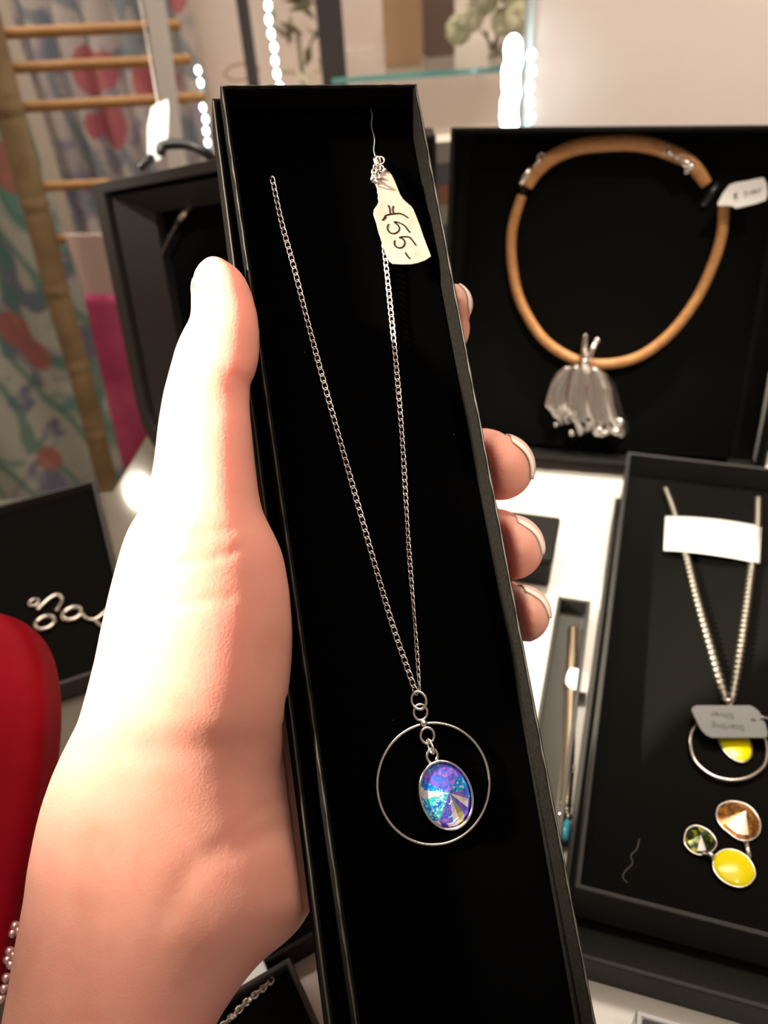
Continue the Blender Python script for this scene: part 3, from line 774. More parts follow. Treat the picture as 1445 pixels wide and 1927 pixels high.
def oval(mb, fn, pts, z0, h):
    """domed stone with the given outline"""
    o_ = spline([fn(*p, z0) for p in pts], 5, True); c_ = sum(o_, Vector())/len(o_); n = len(o_)
    vs = []; fs = []; K = 6
    for j in range(K):
        r_ = math.cos(j/K*math.pi/2); z_ = h*math.sin(j/K*math.pi/2)
        for p in o_: vs.append(c_.lerp(p, r_) + Vector((0, 0, z_)))
    vs.append(c_ + Vector((0,0,h)))
    for j in range(K-1):
        for i in range(n): fs.append((j*n+i, j*n+(i+1) % n, (j+1)*n+(i+1) % n, (j+1)*n+i))
    for i in range(n): fs.append(((K-1)*n+i, (K-1)*n+(i+1) % n, K*n))
    mb.add(vs, fs); return o_, c_
def setting(mb, o_, r_=.0005): mb.tube(o_, r_, 6, True)
yp1 = [(1351,1368),(1352,1392),(1364,1415),(1382,1430),(1400,1434),(1413,1422),(1412,1400),(1400,1378),(1382,1362),(1362,1358)]
q = MB(FB); o_, c_ = oval(q, g_, yp1, .0172, .0012); q.build('yellow_stone', M_yellow, yn, smooth=True)
q = MB(FB); setting(q, o_); q.build('setting', M_silver, yn, smooth=True)
# blank white label band across the chains
lab = thing('label_strip', FB @ Matrix.Translation(g_(1340, 1010)), 'blank white curved label strip across the two chains in the wide grey box', 'label')
q = MB(FB)
def band(u, v_):
    x = 1252 + 180*u; yt = 972 + 12*u**2*1.6; yb_ = 1036 + 24*u**1.6
    return g_(x - 3*v_, yt + (yb_-yt)*v_, .0195 + .004*math.sin(math.pi*u)*.6)
q.grid(band, 20, 4); q.build('strip', M_white, lab, smooth=True, solid=.0003)
# Sterling Silver tag
st = thing('silver_tag', FB @ Matrix.Translation(g_(1370, 1358)), 'pale grey tag reading Sterling Silver, upside down over the yellow pendant hoop', 'tag')
s_t = lambda x, y, z=.0225: g_(1280 + x/8.757, 1300 + y/8.757, z)
o8 = [(185,320),(200,270),(260,238),(1150,238),(1230,280),(1300,340),(1350,430),(1410,560),(1440,680),(1435,750),(1400,770),(520,770),(430,730),(350,650),(300,560),(250,460)]
q = MB(FB); q.prism([(s_t(x, y).x, s_t(x, y).y) for x, y in o8], .0221, .0225); q.build('card', mat('pale_grey_card', (.20,.205,.21), .6), st, bevel=.0001)
q = MB(FB); q.ball(s_t(1205, 480, .0226), .0010, 10, 6, (1,.8,.15)); q.build('eyelet', M_dark, st, smooth=True)
q = MB(FB); q.tube(spline([s_t(1330,430,.0235), s_t(1400,450,.0232), s_t(1520,470,.0225)], 5), .0007, 6); q.build('loop', M_silver, st, smooth=True)
def text_mesh(s, name, fr, size, mtl, parent, weight=0):
    cu = bpy.data.curves.new(name, 'FONT'); cu.body = s; cu.size = size; cu.align_x = 'CENTER'; cu.align_y = 'CENTER'; cu.extrude = .00006; cu.offset = weight
    to = bpy.data.objects.new(name + '_text', cu); COL.objects.link(to)
    bpy.context.view_layer.update()
    me = bpy.data.meshes.new_from_object(to.evaluated_get(bpy.context.evaluated_depsgraph_get()))
    bpy.data.objects.remove(to)
    me.transform(wm(parent).inverted() @ fr); me.materials.clear(); me.materials.append(mtl)
    o = bpy.data.objects.new(name, me); COL.objects.link(o); o.parent = parent; return o
def tagframe(c, xr, z):
    a_ = s_t(*c, z); b_ = s_t(*xr, z); m = frame(FB @ a_, FB.to_3x3() @ (b_-a_), FB.to_3x3() @ Vector((0,0,1)).cross(b_-a_)); return m
text_mesh('Sterling', 'lettering', tagframe((790,590), (390,565), .0226), .0042, M_ink2, st, .00008)
text_mesh('Silver', 'lettering', tagframe((690,395), (420,375), .0226), .0042, M_ink2, st, .00008)
# earrings
e_ = lambda x, y, z=.0175: g_(1270 + x/8.257, 1490 + y/8.257, z)
def fgem(mb, outline, z0, h, nm, ap, fn=e_, seed=1, pick=None):
    o_ = spline([fn(*p, z0) for p in outline], 3, True); n = len(o_); c_ = fn(*ap, z0) + Vector((0,0,h)); R_ = random.Random(seed)
    mid = [o_[i].lerp(c_, .18) + Vector((0,0,h*.12)) for i in range(n)]
    for i in range(n):
        j = (i+1) % n; k = pick(i/n) if pick else R_.randrange(nm)
        mb.add([o_[i], o_[j], mid[j], mid[i]], [(0,1,2,3)], R_.randrange(nm))
        mb.add([mid[i], mid[j], c_], [(0,1,2)], k)
    return o_
GA = gemmat('amber_crystal', [(.30,.12,.03),(.42,.20,.06),(.20,.09,.04),(.75,.28,.02)], 700, .6)
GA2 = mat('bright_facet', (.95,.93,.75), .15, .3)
GG = gemmat('green_crystal', [(.02,.05,.01),(.04,.09,.01),(.01,.03,.01),(.35,.35,.02)], 700, .6)
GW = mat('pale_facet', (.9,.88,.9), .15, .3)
am = thing('earring', FB @ Matrix.Translation(e_(990, 450)), 'amber brown oval crystal earring, above the yellow earring in the wide grey box', 'earring')
oa = [(650,300),(645,380),(680,480),(740,560),(810,620),(900,690),(980,740),(1080,760),(1190,745),(1290,670),(1325,560),(1310,440),(1230,300),(1120,210),(1000,165),(870,150),(750,180),(680,230)]
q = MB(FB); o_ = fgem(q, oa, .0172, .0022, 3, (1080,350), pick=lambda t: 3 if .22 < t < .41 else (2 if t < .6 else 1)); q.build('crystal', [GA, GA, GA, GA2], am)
q = MB(FB); setting(q, o_, .00045); q.build('setting', M_silver, am, smooth=True)
q = MB(FB); q.tube([e_(1100,770), e_(1160,1050,.0165)], .0010, 8); q.build('bar', M_silver, am, smooth=True)
ye = thing('earring', FB @ Matrix.Translation(e_(900, 1190)), 'drop earring of small green crystal and large yellow oval in the wide grey box', 'earring')
og = [(145,720),(150,800),(190,870),(250,930),(330,970),(410,980),(500,960),(590,910),(645,820),(630,740),(570,650),(480,580),(390,540),(310,525),(220,560),(170,620)]
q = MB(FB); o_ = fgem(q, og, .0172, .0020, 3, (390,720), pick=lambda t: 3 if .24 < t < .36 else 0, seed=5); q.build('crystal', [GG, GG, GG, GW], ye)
q = MB(FB); setting(q, o_, .0004); q.build('setting', M_silver, ye, smooth=True)
q = MB(FB); q.tube([e_(500,930,.0185), e_(600,1030,.0185)], .0012, 10); q.ball(e_(455,960,.019), .0007); q.build('bar', M_silver, ye, smooth=True)
oy = [(590,1130),(600,1200),(640,1280),(720,1370),(830,1440),(950,1478),(1060,1478),(1160,1430),(1235,1330),(1240,1240),(1200,1130),(1120,1020),(1000,935),(880,900),(760,905),(660,960),(600,1050)]
q = MB(FB); o_, c_ = oval(q, e_, oy, .0174, .0018); q.build('yellow_stone', M_yellow, ye, smooth=True)
q = MB(FB); setting(q, o_, .00045); q.build('setting', M_silver, ye, smooth=True)
fib = spline([g_(*p, .0163) for p in [(1203,1578),(1198,1598),(1187,1610),(1190,1625),(1176,1640),(1172,1652),(1181,1662)]], 5)
q = MB(FB); q.tube(fib, .00022, 5); o = q.build('loose_thread', mat('grey_thread', (.10,.09,.085), .9), smooth=True); tag(o, 'thin curly loose thread beside the earrings in the wide grey box', 'thread')

# ------------------------------------------------------------------ slim box between, with a snake chain
x_ax = (onz(1130,1130,.012) - onz(1050,1121,.012)); y_ax = onz(1050,1121,.012) - onz(1015,1326,.012)
SB = frame(onz(1050,1121,.012) - Vector((0,0,.012)), Vector((y_ax.y, -y_ax.x, 0)), y_ax)
sbox = thing('display_box', SB, 'slim grey-black open box in the gap between the held box and the wide grey box', 'box')
q = MB(SB); tray(q, .0165, .185, .0118, .0018, .001, 0, -.185, .012); q.build('tray', M_box_frame, sbox, bevel=.0005)
q = MB(SB); q.box((.0018, -.183, .001), (.0148, -.0018, .0030)); q.build('foam_pad', mat('worn_grey_pad', (.075,.072,.068), .8), sbox)
sb = lambda x, y, z=.0042: at(SB, x, y, z)
sn = thing('necklace', SB @ Matrix.Translation(sb(1068, 1500)), 'champagne snake chain necklace with turquoise crystal, in the slim grey-black box', 'necklace')
q = MB(SB); q.tube(resample(spline([sb(*p) for p in [(1078,1182),(1076,1250),(1073,1330),(1070,1420),(1063,1520)]], 12), .0012), lambda i, t: .0024 + .0003*(i % 2), 8)
q.build('chain', M_gold, sn, smooth=True)
q = MB(SB); q.tube(spline([sb(1080,1440), sb(1074,1480), sb(1066,1522)], 8), .0007, 8); q.build('chain', M_gold, sn, smooth=True)
q = MB(SB); q.ball(sb(1065,1524,.006), .0020); q.ball(sb(1056,1532,.006), .0017); q.ball(sb(1068,1537,.006), .0018); q.build('bail', M_silver, sn, smooth=True)
q = MB(SB); o_, c_ = oval(q, sb, [(1054,1548),(1072,1546),(1072,1570),(1066,1585),(1056,1582),(1048,1565)], .0050, .003); q.build('turquoise_stone', M_blue, sn, smooth=True)
q = MB(SB); pts_ = spline([sb(*p, .0075) for p in [(1074,1258),(1066,1272),(1066,1288),(1082,1298),(1103,1304),(1107,1292),(1107,1272),(1098,1262)]], 4, True)
q.prism([(p.x, p.y) for p in pts_], .0073, .0076); o = q.build('price_tag', M_white); tag(o, 'tiny blank white tag on the champagne snake chain in the slim box', 'price tag')

# small black box behind the fingers
KB = frame(onz(1037,1060,.018) - Vector((0,0,.018)), (.95,-.32,0), (.32,.95,0))
q = MB(KB); q.box((-.055, 0, .0002), (0, .035, .018)); 
kb = thing('ring_box', KB, 'small closed black box on the white counter behind the ring finger', 'box'); q.build('body', M_card, kb, bevel=.002)
q = MB(KB); q.box((-.056, -.001, .0181), (.001, .036, .0215)); q.build('lid', M_card, kb, bevel=.0015)

# standing black slab box behind the held box
vt = ony(821, 252, .535)
vb = thing('display_box', Matrix.Translation((vt.x, .535, 0)), 'narrow black box standing upright behind the right edge of the held box', 'box')
q = MB(wm(vb)); q.box((-.045, 0, .0002), (0, .02, vt.z)); q.build('body', M_card, vb, bevel=.002)
q = MB(wm(vb)); q.box((-.041, -.0025, .006), (-.004, -.0001, vt.z-.006)); q.build('pad', M_foam2, vb)

# ------------------------------------------------------------------ left standing box
dT, dB = .493, .552
TLp, BLp = P(172, 347, dT), P(276, 862, dB)
yv = (TLp - BLp).normalized()
# the top edge runs through pixel (400, 300): find its depth from squareness
r_ = ray(400, 300); dR = (TLp - CAMP).dot(yv) / r_.dot(yv)
xv = (CAMP + r_*dR - TLp).normalized()
SL = frame(BLp, xv, yv); SLH = (TLp - BLp).length
SLI = SL.inverted()
cs = SL.to_3x3() @ Vector((0,0,1))
sl = thing('display_box', SL, 'charcoal framed display box standing on the grey counter behind the thumb, with a wire choker', 'box')
SWd = .16
def rr_path(x0, y0, x1, y1, r, n=6):
    out_ = []
    for (cx_, cy_, a0_) in ((x1-r[1], y0+r[1], -90), (x1-r[2], y1-r[2], 0), (x0+r[3], y1-r[3], 90), (x0+r[0], y0+r[0], 180)):
        rr_ = r[{-90:1,0:2,90:3,180:0}[a0_]]
        for k in range(n+1):
            a_ = math.radians(a0_ + 90*k/n); out_.append((cx_ + rr_*math.cos(a_), cy_ + rr_*math.sin(a_)))
    return out_
def ringbox(mb, lo, li, zb, zt, zi=None):
    zi = zt if zi is None else zi
    n = len(lo); vs = [(*p, zb) for p in lo] + [(*p, zt) for p in lo] + [(*p, zi) for p in li] + [(*p, zb) for p in li]
    fs = []
    for k in range(n):
        j = (k+1) % n; fs += [(k, j, n+j, n+k), (n+k, n+j, 2*n+j, 2*n+k), (2*n+k, 2*n+j, 3*n+j, 3*n+k), (3*n+k, 3*n+j, j, k)]
    mb.add(vs, fs)
Rb = [.035,.035,.002,.002]
q = MB(SL); ringbox(q, rr_path(0,0,SWd,SLH,Rb), rr_path(.011,.011,SWd-.011,SLH-.006,[.026,.026,.002,.002]), -.035, 0); q.build('frame', M_box_frame, sl, bevel=.0008)
q = MB(SL); ringbox(q, rr_path(.0135,.0135,SWd-.0135,SLH-.0085,[.024,.024,.001,.001]), rr_path(.030,.03,SWd-.03,SLH-.020,[.02,.02,.001,.001]), -.033, -.0035, -.021)
q.build('inner_tray', M_box_frame, sl, bevel=.0006)
q = MB(SL); q.box((.005,.010,-.034), (SWd-.005,SLH-.003,-.027)); q.build('back_panel', M_foam2, sl)
ck = lambda x, y, z=-.022: at(SL, x, y, z)
ch = thing('choker', SL @ Matrix.Translation(ck(347, 405)), 'dark wire choker with a small silver bead, inside the charcoal standing box', 'choker')
q = MB(SL); q.tube(spline([ck(*p) for p in [(302,505),(305,480),(318,450),(335,420),(352,397),(370,378),(390,360)]], 8), .0011, 8); q.build('wire', M_cord, ch, smooth=True)
q = MB(SL); q.tube([ck(334,420,-.021), ck(351,397,-.021)], .0020, 10); q.build('bead', M_silver, ch, smooth=True)
# rubber cord handle over the box and tag
hd = [P(262,322,.515), P(272,312,.515), P(286,303,.52), P(303,285,.52), P(305,275,.52), P(330,271,.52), P(360,274,.52), P(385,286,.52), P(402,300,.525), P(415,320,.53)]
q = MB(); q.tube(spline(hd[3:], 6), .0032, 10); q.ball(hd[3], .0034); q.tube(spline([P(262,318,.505), P(272,308,.505), P(285,297,.51)], 5), .0028, 8)
o = q.build('rubber_cord', M_blackplastic, smooth=True); tag(o, 'thick black rubber cord curving over the top of the charcoal standing box', 'cord')
tgw = thing('hanging_tag', P(298,245,.52), 'blank white tag hanging upright above the charcoal standing box', 'tag')
TG = frame(P(298,245,.52), MW @ Vector((1,0,0)), MW @ Vector((0,1,.0)))
hg = lambda x, y, z=0: at(TG, x, y, z)
q = MB(TG); pp = [hg(*p) for p in [(316,187),(318,200),(317,250),(311,285),(300,302),(284,302),(277,290),(277,240),(284,203),(296,194)]]
q.prism([(p.x, p.y) for p in pp], -.0003, .0003); q.build('card', M_white, tgw, bevel=.0001)
q = MB(); q.tube([P(298,200,.52), P(262,0,.62), P(250,-60,.66)], .0007, 6); q.build('string', M_post, tgw, smooth=True)

# ------------------------------------------------------------------ left low box with the ring charm
c0, c1, c2 = onz(178,902,.012), onz(258,1237,.012), onz(0,930,.012)
ya_ = (c0-c1).normalized(); xa = Vector((ya_.y, -ya_.x, 0))
QB = frame(c0 - Vector((0,0,.012)), xa, Vector((-xa.y, xa.x, 0)))
ql = (c0-c1).length
qb = thing('display_box', QB, 'square black box lying open on the grey counter, holding a linked ring charm', 'box')
q = MB(QB); tray(q, .15, .170, .0118, .0022, .001, -.15, -.170, .012); q.build('tray', M_box_frame, qb, bevel=.0006)
q = MB(QB); q.box((-.1478,-.1678,.001), (-.0022,-.0022,.0060)); q.build('foam_pad', M_foam2, qb)
qc = lambda x, y, z=.0078: at(QB, x, y, z)
cr = thing('bracelet', QB @ Matrix.Translation(qc(110,1150)), 'silver charm of linked rings on a chain, in the square black box', 'bracelet')
q = MB(QB)
for (x, y, r_, w_) in ((64,1134,.0026,.0008), (85,1172,.0048,.0013), (136,1155,.0048,.0014)):
    q.ring(qc(x,y), r_, r_, w_, 0, 28, 8)
q.tube(spline([qc(*p,.0085) for p in [(70,1148),(82,1136),(97,1124),(110,1120),(118,1130),(112,1142),(106,1150)]], 5), .0012, 8)
q.build('rings', M_silver, cr, smooth=True)
q = MB(QB); q.tube(spline([qc(*p) for p in [(152,1150),(162,1163),(178,1166),(195,1154),(206,1140)]], 5), .0011, 8); q.tube(spline([qc(*p) for p in [(178,1166),(188,1176),(205,1188)]], 5), .0011, 8)
q.build('chain', M_silver, cr, smooth=True)

# bright halogen lamp whose reflection glints in the grey counter
gp = onz(262, 925, 0); rd = ray(262, 925); rd.z = -rd.z; rd.normalize()
lp_ = gp + rd*1.05
lamp = thing('halogen_lamp', Matrix.Translation(lp_), 'small round halogen lamp mirrored in the grey counter beside the thumb', 'lamp')
q = MB(); q.ball(lp_, .022, 20, 12); q.build('bulb', M_bulb, lamp, smooth=True)
q = MB(); q.tube([lp_ + Vector((0,0,.020)), lp_ + Vector((0,0,.08))], lambda i, t: .020 - .006*t, 16); q.tube([lp_ + Vector((0,0,.08)), Vector((lp_.x, lp_.y, 1.9))], .004, 8); q.build('stem', M_dark, lamp, smooth=True)

# ------------------------------------------------------------------ bottom centre boxes
def flatbox(name, corner, xdir, w_, l_2, h_, label, m1, m2, x0, y0, pad=True):
    xdir = Vector((xdir[0], xdir[1], 0)).normalized(); fr = frame(corner, xdir, Vector((-xdir.y, xdir.x, 0)))
    t_ = thing(name, fr, label, 'box'); qq = MB(fr); tray(qq, w_, l_2, h_-.0002, .002, .001, x0, y0, h_); qq.build('tray', m1, t_, bevel=.0005)
    if pad:
        qq = MB(fr); qq.box((x0+.002, y0+.002, .001), (x0+w_-.002, y0+l_2-.002, h_-.004)); qq.build('foam_pad', m2, t_)
    return t_, fr
pA, pB = onz(545,1800,.014), onz(400,1885,.014); xd = pA - pB
bb, BBF = flatbox('display_box', Vector((pA.x, pA.y, 0)), xd, .085, .075, .014, 'small dark open box holding a fine chain, below the wrist', M_box_frame, M_foam2, -.085, -.075)
bl = lambda x, y, z=.0112: at(BBF, x, y, z)
bc = thing('bracelet', BBF @ Matrix.Translation(bl(470,1880)), 'fine silver chain in the small dark open box below the wrist', 'bracelet')
q = MB(BBF); chain(q, spline([bl(*p) for p in [(513,1842),(495,1860),(470,1880),(450,1900),(425,1925),(400,1950)]], 10), .0016, .0026, .0020, .0004, lambda t, i: (i % 2)*1.5); q.build('chain', M_silver, bc, smooth=True)
q = MB(BBF); q.ball(bl(470,1882,.012), .0011); q.ball(bl(437,1914,.012), .0013); q.ball(bl(442,1912,.012), .0009); q.build('beads', M_silver2, bc, smooth=True)
pC = onz(546,1812,.012); pD = onz(640,1758,.012)
cb, CBF = flatbox('display_box', Vector((pC.x, pC.y, 0)) + Vector((.001,.004,0)), pD-pC, .10, .05, .012, 'dark brown box behind the fine chain box, under the heel of the hand', M_card, M_foam2, -.010, .0008)

# clear acrylic tray, lower right corner
pE = onz(1197,1898,.016)
ac = thing('acrylic_tray', frame(pE - Vector((0,0,.016)), (.942,-.335,0), (.335,.942,0)), 'frosted clear tray with dark inset in front of the wide grey box', 'tray')
AF = wm(ac)
q = MB(AF); tray(q, .10, .085, .0155, .0022, .001, 0, -.085, .016); q.build('rim', M_acrylic, ac, bevel=.0006)
q = MB(AF); q.box((.0023,-.0827,.0011), (.0977,-.0023,.010)); q.build('inset', mat('blue_black_pad', (.012,.014,.02), .5), ac)

# white card at the right edge
wc = thing('price_card', P(1440,800,.50), 'white card with a plum mark standing at the right edge by the leaning box', 'card')
WF = frame(P(1440,868,.497), (.95,-.3,0), (0,.25,1)); wl = lambda x, y, z=0: at(WF, x, y, z)
q = MB(WF); pp = [wl(*p) for p in [(1447,700),(1432,790),(1418,862),(1420,872),(1500,884),(1520,700)]]
q.prism([(p.x, p.y) for p in pp], -.0006, .0006); q.build('card', M_white, wc, bevel=.0002)
q = MB(WF); pp = [wl(*p) for p in [(1446,812),(1441,835),(1443,848),(1460,850),(1470,815)]]; q.prism([(p.x, p.y) for p in pp], .0007, .0009); q.build('mark', mat('plum_print', (.12,.04,.06), .6), wc)

# ------------------------------------------------------------------ red padded case in the lower left
RF = frame(P(40, 1420, .270), MW @ Vector((1,0,0)), MW @ Vector((0,.96,-.28)))
rl = lambda x, y, z=0: at(RF, x, y, z)
rc = thing('padded_case', RF, 'smooth red padded case with rounded corner, beside the wrist', 'case')
ol = [rl(*p) for p in [(-60,1150),(-20,1152),(20,1160),(50,1178),(75,1206),(92,1245),(100,1290),(103,1335),(101,1390),(94,1450),(84,1510),(72,1580),(58,1650),(42,1730),(25,1800),(0,1880),(-60,1900),(-160,1880),(-200,1700),(-200,1300),(-150,1170)]]
ol = spline(ol, 4, True); c_ = sum(ol, Vector())/len(ol); n = len(ol); vs = []; fs = []; rings_ = []
NR = 24
for k in range(NR + 1):
    a_ = math.pi*k/NR; z_ = .013*math.cos(a_); f_ = (1 - abs(math.cos(a_))**5)**.5 * .97 + .03
    for p in ol:
        pp_ = Vector((c_.x, p.y*.9 + c_.y*.1, 0)).lerp(Vector((p.x, p.y, 0)), max(f_, .03)); vs.append(Vector((pp_.x, c_.y + (p.y-c_.y)*max(f_, .03)**.6, z_)))
for k in range(NR):
    for i in range(n): fs.append((k*n+i, k*n+(i+1) % n, (k+1)*n+(i+1) % n, (k+1)*n+i))
vs.append(Vector((c_.x, c_.y, .013))); vs.append(Vector((c_.x, c_.y, -.013)))
for i in range(n):
    fs.append(((i+1) % n, i, (NR+1)*n)); fs.append((NR*n+i, NR*n+(i+1) % n, (NR+1)*n+1))
q = MB(RF); q.add(vs, fs); q.build('body', M_red, rc, smooth=True)
q = MB(RF)
for (x, y) in ((20,1742),(27,1752),(15,1756),(10,1790),(18,1798),(6,1806),(12,1815),(4,1840),(0,1860),(-6,1880)):
    q.ball(rl(x+8, y, .006), .0015, 10, 8)
q.build('bead_trim', mat('rose_beads', (.75,.5,.5), .15, .7), rc, smooth=True)

# ------------------------------------------------------------------ background, left: scarves, bamboo ladder, post
def vertical_sheet(name, x0, x1, z0, z1, y, m, label, cat, amp=.012, waves=6, group=None, tilt=0):
    q_ = MB()
    def fn(u, v_):
        x = x0 + (x1-x0)*u; z = z0 + (z1-z0)*v_
        return (x, y + tilt*(1-v_) + amp*math.sin(u*waves*2*math.pi + 1.3*math.sin(v_*4)) + .3*amp*math.sin(v_*9+u*5), z)
    q_.grid(fn, 70, 30); o_ = q_.build(name, m, smooth=True, solid=.0015); tag(o_, label, cat, group); return o_
pa = ony(40, 0, 1.30); pb = ony(405, 340, 1.30)
vertical_sheet('floral_scarf', pa.x-.02, ony(372,100,1.30).x, -.12, .45, 1.30, M_floralA, 'grey and violet silk scarf with red flowers, behind the wooden rungs', 'scarf')
vertical_sheet('floral_scarf', -.95, ony(165,600,1.12).x, -.60, .36, 1.12, M_floralB, 'green and white silk scarf with orange flowers, beyond the bamboo pole', 'scarf', .010, 4)
ld = thing('bamboo_ladder', ony(150,700,.98) , 'bamboo pole rack with pale orange wooden rungs, standing behind the left boxes', 'rack')
q = MB(); pts_ = [ony(-38,0,1.0), ony(15,200,1.0), ony(75,420,.985), ony(110,560,.98), ony(150,700,.97), ony(195,880,.96), ony(225,1010,.95)]
pr_ = resample(spline(pts_, 10), .006)
q.tube(pr_, lambda i, t: .0165*(1 - .18*t)*(1 + (.12 if i % 17 in (0,) else 0) - (.06 if i % 17 in (1,16) else 0)), 14); q.build('pole', M_pole, ld, smooth=True)
for (x0, y0, x1, y1, th_, yy) in ((-60,66,332,48,.0058,1.02), (-60,132,352,112,.0058,1.02), (18,203,378,183,.0060,1.02), (100,450,205,448,.0055,1.0), (70,352,200,345,.0055,1.0)):
    q = MB(); a_, b_ = ony(x0,y0,yy), ony(x1,y1,yy); q.tube([a_.lerp(b_, k/10) for k in range(11)], th_, 10); q.ball(b_, th_*1.05, 12, 8); q.build('rung', M_rung, ld, smooth=True)
# post of the stand
q = MB(); a_, b_ = ony(283,-60,.92), ony(332,300,.88)
sd_ = Vector((1,0,0))
q.box((0,0,0),(0,0,0)) if False else None
q.tube([a_, b_, b_ + (b_-a_)*1.2], .0118, 4, nrm=(1,1,0)); o = q.build('metal_post', M_post, bevel=.002); tag(o, 'pale square metal post rising behind the white hanging tag', 'post')
# magenta and pale pink silk
sk = thing('silk_scarf', ony(210,720,.80), 'pink and magenta silk scarf between bamboo pole and charcoal standing box', 'scarf')
def strip_px(rows, y, name, m):
    q_ = MB(); n_ = len(rows)
    def fn(u, v_):
        f_ = v_*(n_-1); i = min(int(f_), n_-2); t_ = f_-i
        r0, r1_ = rows[i], rows[i+1]; yy = r0[0]+(r1_[0]-r0[0])*t_; xl = r0[1]+(r1_[1]-r0[1])*t_; xr = r0[2]+(r1_[2]-r0[2])*t_
        return ony(xl+(xr-xl)*u, yy, y + .005*math.sin(u*9))
    q_.grid(fn, 24, 24); return q_.build(name, m, sk, smooth=True, solid=.0015)
strip_px([(440,120,260),(560,160,300)], .80, 'upper_part', M_palepink)
strip_px([(555,158,300),(700,190,320),(800,212,340),(880,232,380)], .797, 'lower_part', M_pink)

# ------------------------------------------------------------------ glass cabinet with LED strips
YC = 1.12
def vbar(mb, px, py0, py1, y, w_, d_=.01):
    a_, b_ = ony(px[0], py0, y), ony(px[1], py1, y)
    x = (a_.x+b_.x)/2; mb.box((x-w_/2, y-d_/2, b_.z), (x+w_/2, y+d_/2, a_.z+.03))
cabm = thing('glass_cabinet', (.0, 1.2, -.9), 'glass display cabinet with dark uprights and a shelf, behind the held box', 'cabinet')
q = MB(); vbar(q, (487,487), 0, 420, YC, .014); q.build('upright', M_dark, cabm, bevel=.001)
q = MB(); vbar(q, (632,640), 0, 420, YC, .031); q.build('upright', M_dark, cabm, bevel=.001)
xb = ony(392,200,1.3).x; xe = ony(1010,100,1.3).x
q = MB(); q.box((xb, 1.34, -.9), (xe+.05, 1.36, .6)); q.build('back_panel', M_board, cabm)
a_, b_ = ony(655,142,YC), ony(955,108,YC)
q = MB(); q.box((a_.x-.02, YC-.02, a_.z-.004), (b_.x+.02, 1.33, a_.z+.001)); q.build('glass_shelf', M_glass, cabm)
q = MB(); q.box((a_.x-.02, YC-.024, a_.z-.0045), (b_.x+.02, YC-.0202, a_.z+.0015)); q.build('shelf_edge', M_glassedge, cabm)
q = MB(); z_ = ony(600,330,YC).z; q.box((xb, 1.0, z_-.03), (xe, 1.34, z_)); q.build('cabinet_base', M_board, cabm)
zs_ = a_.z + .0012
# goods on the shelf
def onshelf(px0, px1, h_, dp, yy=YC+.03):
    return ony(px0, 120, yy).x, ony(px1, 120, yy).x
x0_, x1_ = onshelf(724, 796, 0, 0)
t = thing('paper_bag', (x0_, YC+.05, zs_), 'brown kraft paper bag on the glass shelf, above the top of the held box', 'bag')
q = MB(); q.prism([(x0_,YC+.03),(x1_,YC+.03),(x1_-.004,YC+.06),(x0_+.004,YC+.06)], zs_, zs_+.16); q.build('body', M_kraft, t, bevel=.002)
q = MB(); q.tube(spline([((x0_+x1_)/2-.012,YC+.045,zs_+.16), ((x0_+x1_)/2,YC+.045,zs_+.19), ((x0_+x1_)/2+.012,YC+.045,zs_+.16)], 6), .0015, 6); q.build('handle', M_kraft, t, smooth=True)
x0_, x1_ = onshelf(800, 856, 0, 0, YC+.08)
t = thing('gift_box', (x0_, YC+.1, zs_), 'dark brown gift box standing on the glass shelf between paper bag and pale flowers', 'box')
q = MB(); q.box((x0_,YC+.08,zs_),(x1_,YC+.13,zs_+.10)); q.build('body', M_brownbox, t, bevel=.002)
q = MB(); q.box((x0_-.001,YC+.079,zs_+.1002),(x1_+.001,YC+.131,zs_+.125)); q.build('lid', M_brownbox, t, bevel=.002)
# pale flowers
t = thing('flower_bunch', ony(930,110,YC+.03), 'bunch of pale yellow-white flowers on the glass shelf beside the bright light strip', 'flowers')
R = random.Random(11)
pc0 = ony(932, 38, YC+.04)
for k in range(16):
    q = MB(); c0_ = pc0 + Vector((R.uniform(-.048,.048), R.uniform(-.02,.02), R.uniform(-.012,.050)))
    for j in range(9):
        a_ = j*2*math.pi/9; el_ = R.uniform(.1,.5)
        d_ = Vector((math.cos(a_), -.4+R.uniform(-.2,.2), math.sin(a_)))
        q.ball(c0_ + d_*.009, .009, 8, 6, (.9,.35,.9))
    q.ball(c0_, .006, 8, 6); q.build('blossom', M_flower, t, smooth=True)
q = MB()
for k in range(8):
    q.tube([pc0 + Vector((R.uniform(-.03,.03),0,-.01)), Vector((pc0.x+R.uniform(-.012,.012), pc0.y, zs_))], .0015, 5)
q.build('stems', M_green, t, smooth=True)
# dried plants behind between the uprights
t = thing('dried_plant', ony(560,120,YC+.08), 'dried olive and cream plant inside the glass cabinet, between its dark uprights', 'plant')
pc0 = ony(560, 60, YC+.1)
for k in range(26):
    q = MB(); c0_ = pc0 + Vector((R.uniform(-.03,.03), R.uniform(-.03,.03), R.uniform(-.09,.09)))
    d_ = Vector((R.uniform(-1,1), R.uniform(-.5,.5), R.uniform(-.6,1))).normalized()
    q.tube([c0_ - d_*.018, c0_, c0_ + d_*.018], lambda i, t_: (.001, .0075, .001)[i], 8, flat=.3); q.build('leaf', M_green if k % 3 else M_flower, t, smooth=True)
zb_ = ony(600,330,YC).z
q = MB(); q.tube([pc0, Vector((pc0.x, pc0.y, zb_+.05))], .003, 6); q.build('stem', M_green, t, smooth=True)
q = MB(); q.tube([Vector((pc0.x, pc0.y, zb_+.0005)), Vector((pc0.x, pc0.y, zb_+.055))], lambda i, t_: .02+.008*t_, 18); q.build('pot', M_board, t, smooth=True)
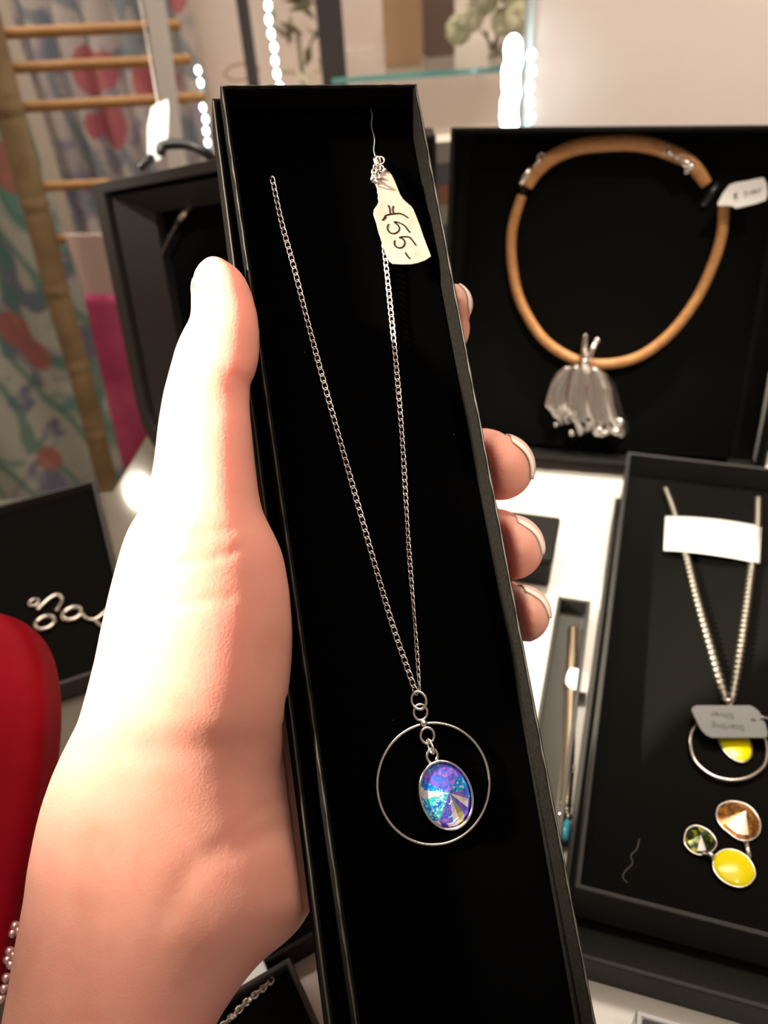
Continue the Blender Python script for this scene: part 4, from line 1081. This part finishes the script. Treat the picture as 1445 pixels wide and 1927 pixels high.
# wire basket ring shape near (450,140)
q = MB(); q.ring(ony(455,135,YC+.05), .022, .010, .0018, 0, 30, 6, ax=(1,0,.05), ay=(0,.5,.85)); o = q.build('bangle', M_kraft, smooth=True); tag(o, 'brown bangle inside the glass cabinet, left of its first dark upright', 'bangle')
# small bright boxes right of the held box top
a_ = ony(822,268,.575); b_ = ony(850,440,.575)
t = thing('gift_box', Matrix.Translation(((a_.x+b_.x)/2, .575, 0)), 'tall slim orange and grey striped box in the gap between held box and leaning box', 'box')
q = MB(); n_ = 12; hh = a_.z/n_
for k in range(n_): q.box((a_.x-.004,.575,.0004 + hh*k),(b_.x+.004,.597,hh*(k+1)), (k*7) % 3)
q.build('body', [mat('orange_print',(.42,.2,.12),.6), mat('grey_print',(.16,.17,.22),.6), mat('cream_print',(.5,.47,.42),.6)], t)

# LED strips
def led(px0, py0, px1, py1, y, n_, r_, label, wob=.001):
    a_, b_ = ony(px0, py0, y), ony(px1, py1, y); t_ = thing('light_strip', b_, label, 'light strip', )
    q_ = MB(); q_.tube([a_.lerp(b_, k/20) + Vector((wob*math.sin(k*1.4), .003, 0)) for k in range(21)], r_*.8, 6); q_.build('casing', M_strip, t_, smooth=True)
    for k in range(n_):
        q_ = MB(); c_ = a_.lerp(b_, (k+.5)/n_); q_.ball(c_ + Vector((wob*math.sin(k*2), -.001, 0)), r_, 10, 8, (1,1,1.5)); q_.build('led', M_led, t_, smooth=True)
led(497,-30,527,175,YC-.015,8,.0030, 'cool white light strip running along the narrow dark cabinet upright')
led(371,120,396,300,YC-.02,8,.0026, 'thin cool white light strip ending above the rubber cord')
led(966,82,955,262,.925,9,.0090, 'brightest cool light strip beside the beige board, above the leaning box', .0012)
led(1000,88,995,262,.935,6,.0036, 'reflection of the brightest light strip, built as a thin glowing strip by the beige board')  # mirror image of the brightest strip, made as its own glowing strip

# beige board behind the leaning box
a_ = ony(1006,0,.95)
bd = thing('display_board', (.5, .95, -.9), 'large beige board standing behind the leaning box', 'board')
q = MB(); q.box((a_.x, .95, -.9), (.95, .965, .50)); q.build('panel', M_board, bd, bevel=.001)
q = MB(); q.box((a_.x-.006, .945, -.9), (a_.x-.0002, .97, .50)); q.build('edge_strip', mat('pale_trim', (.55,.60,.60), .3), bd)
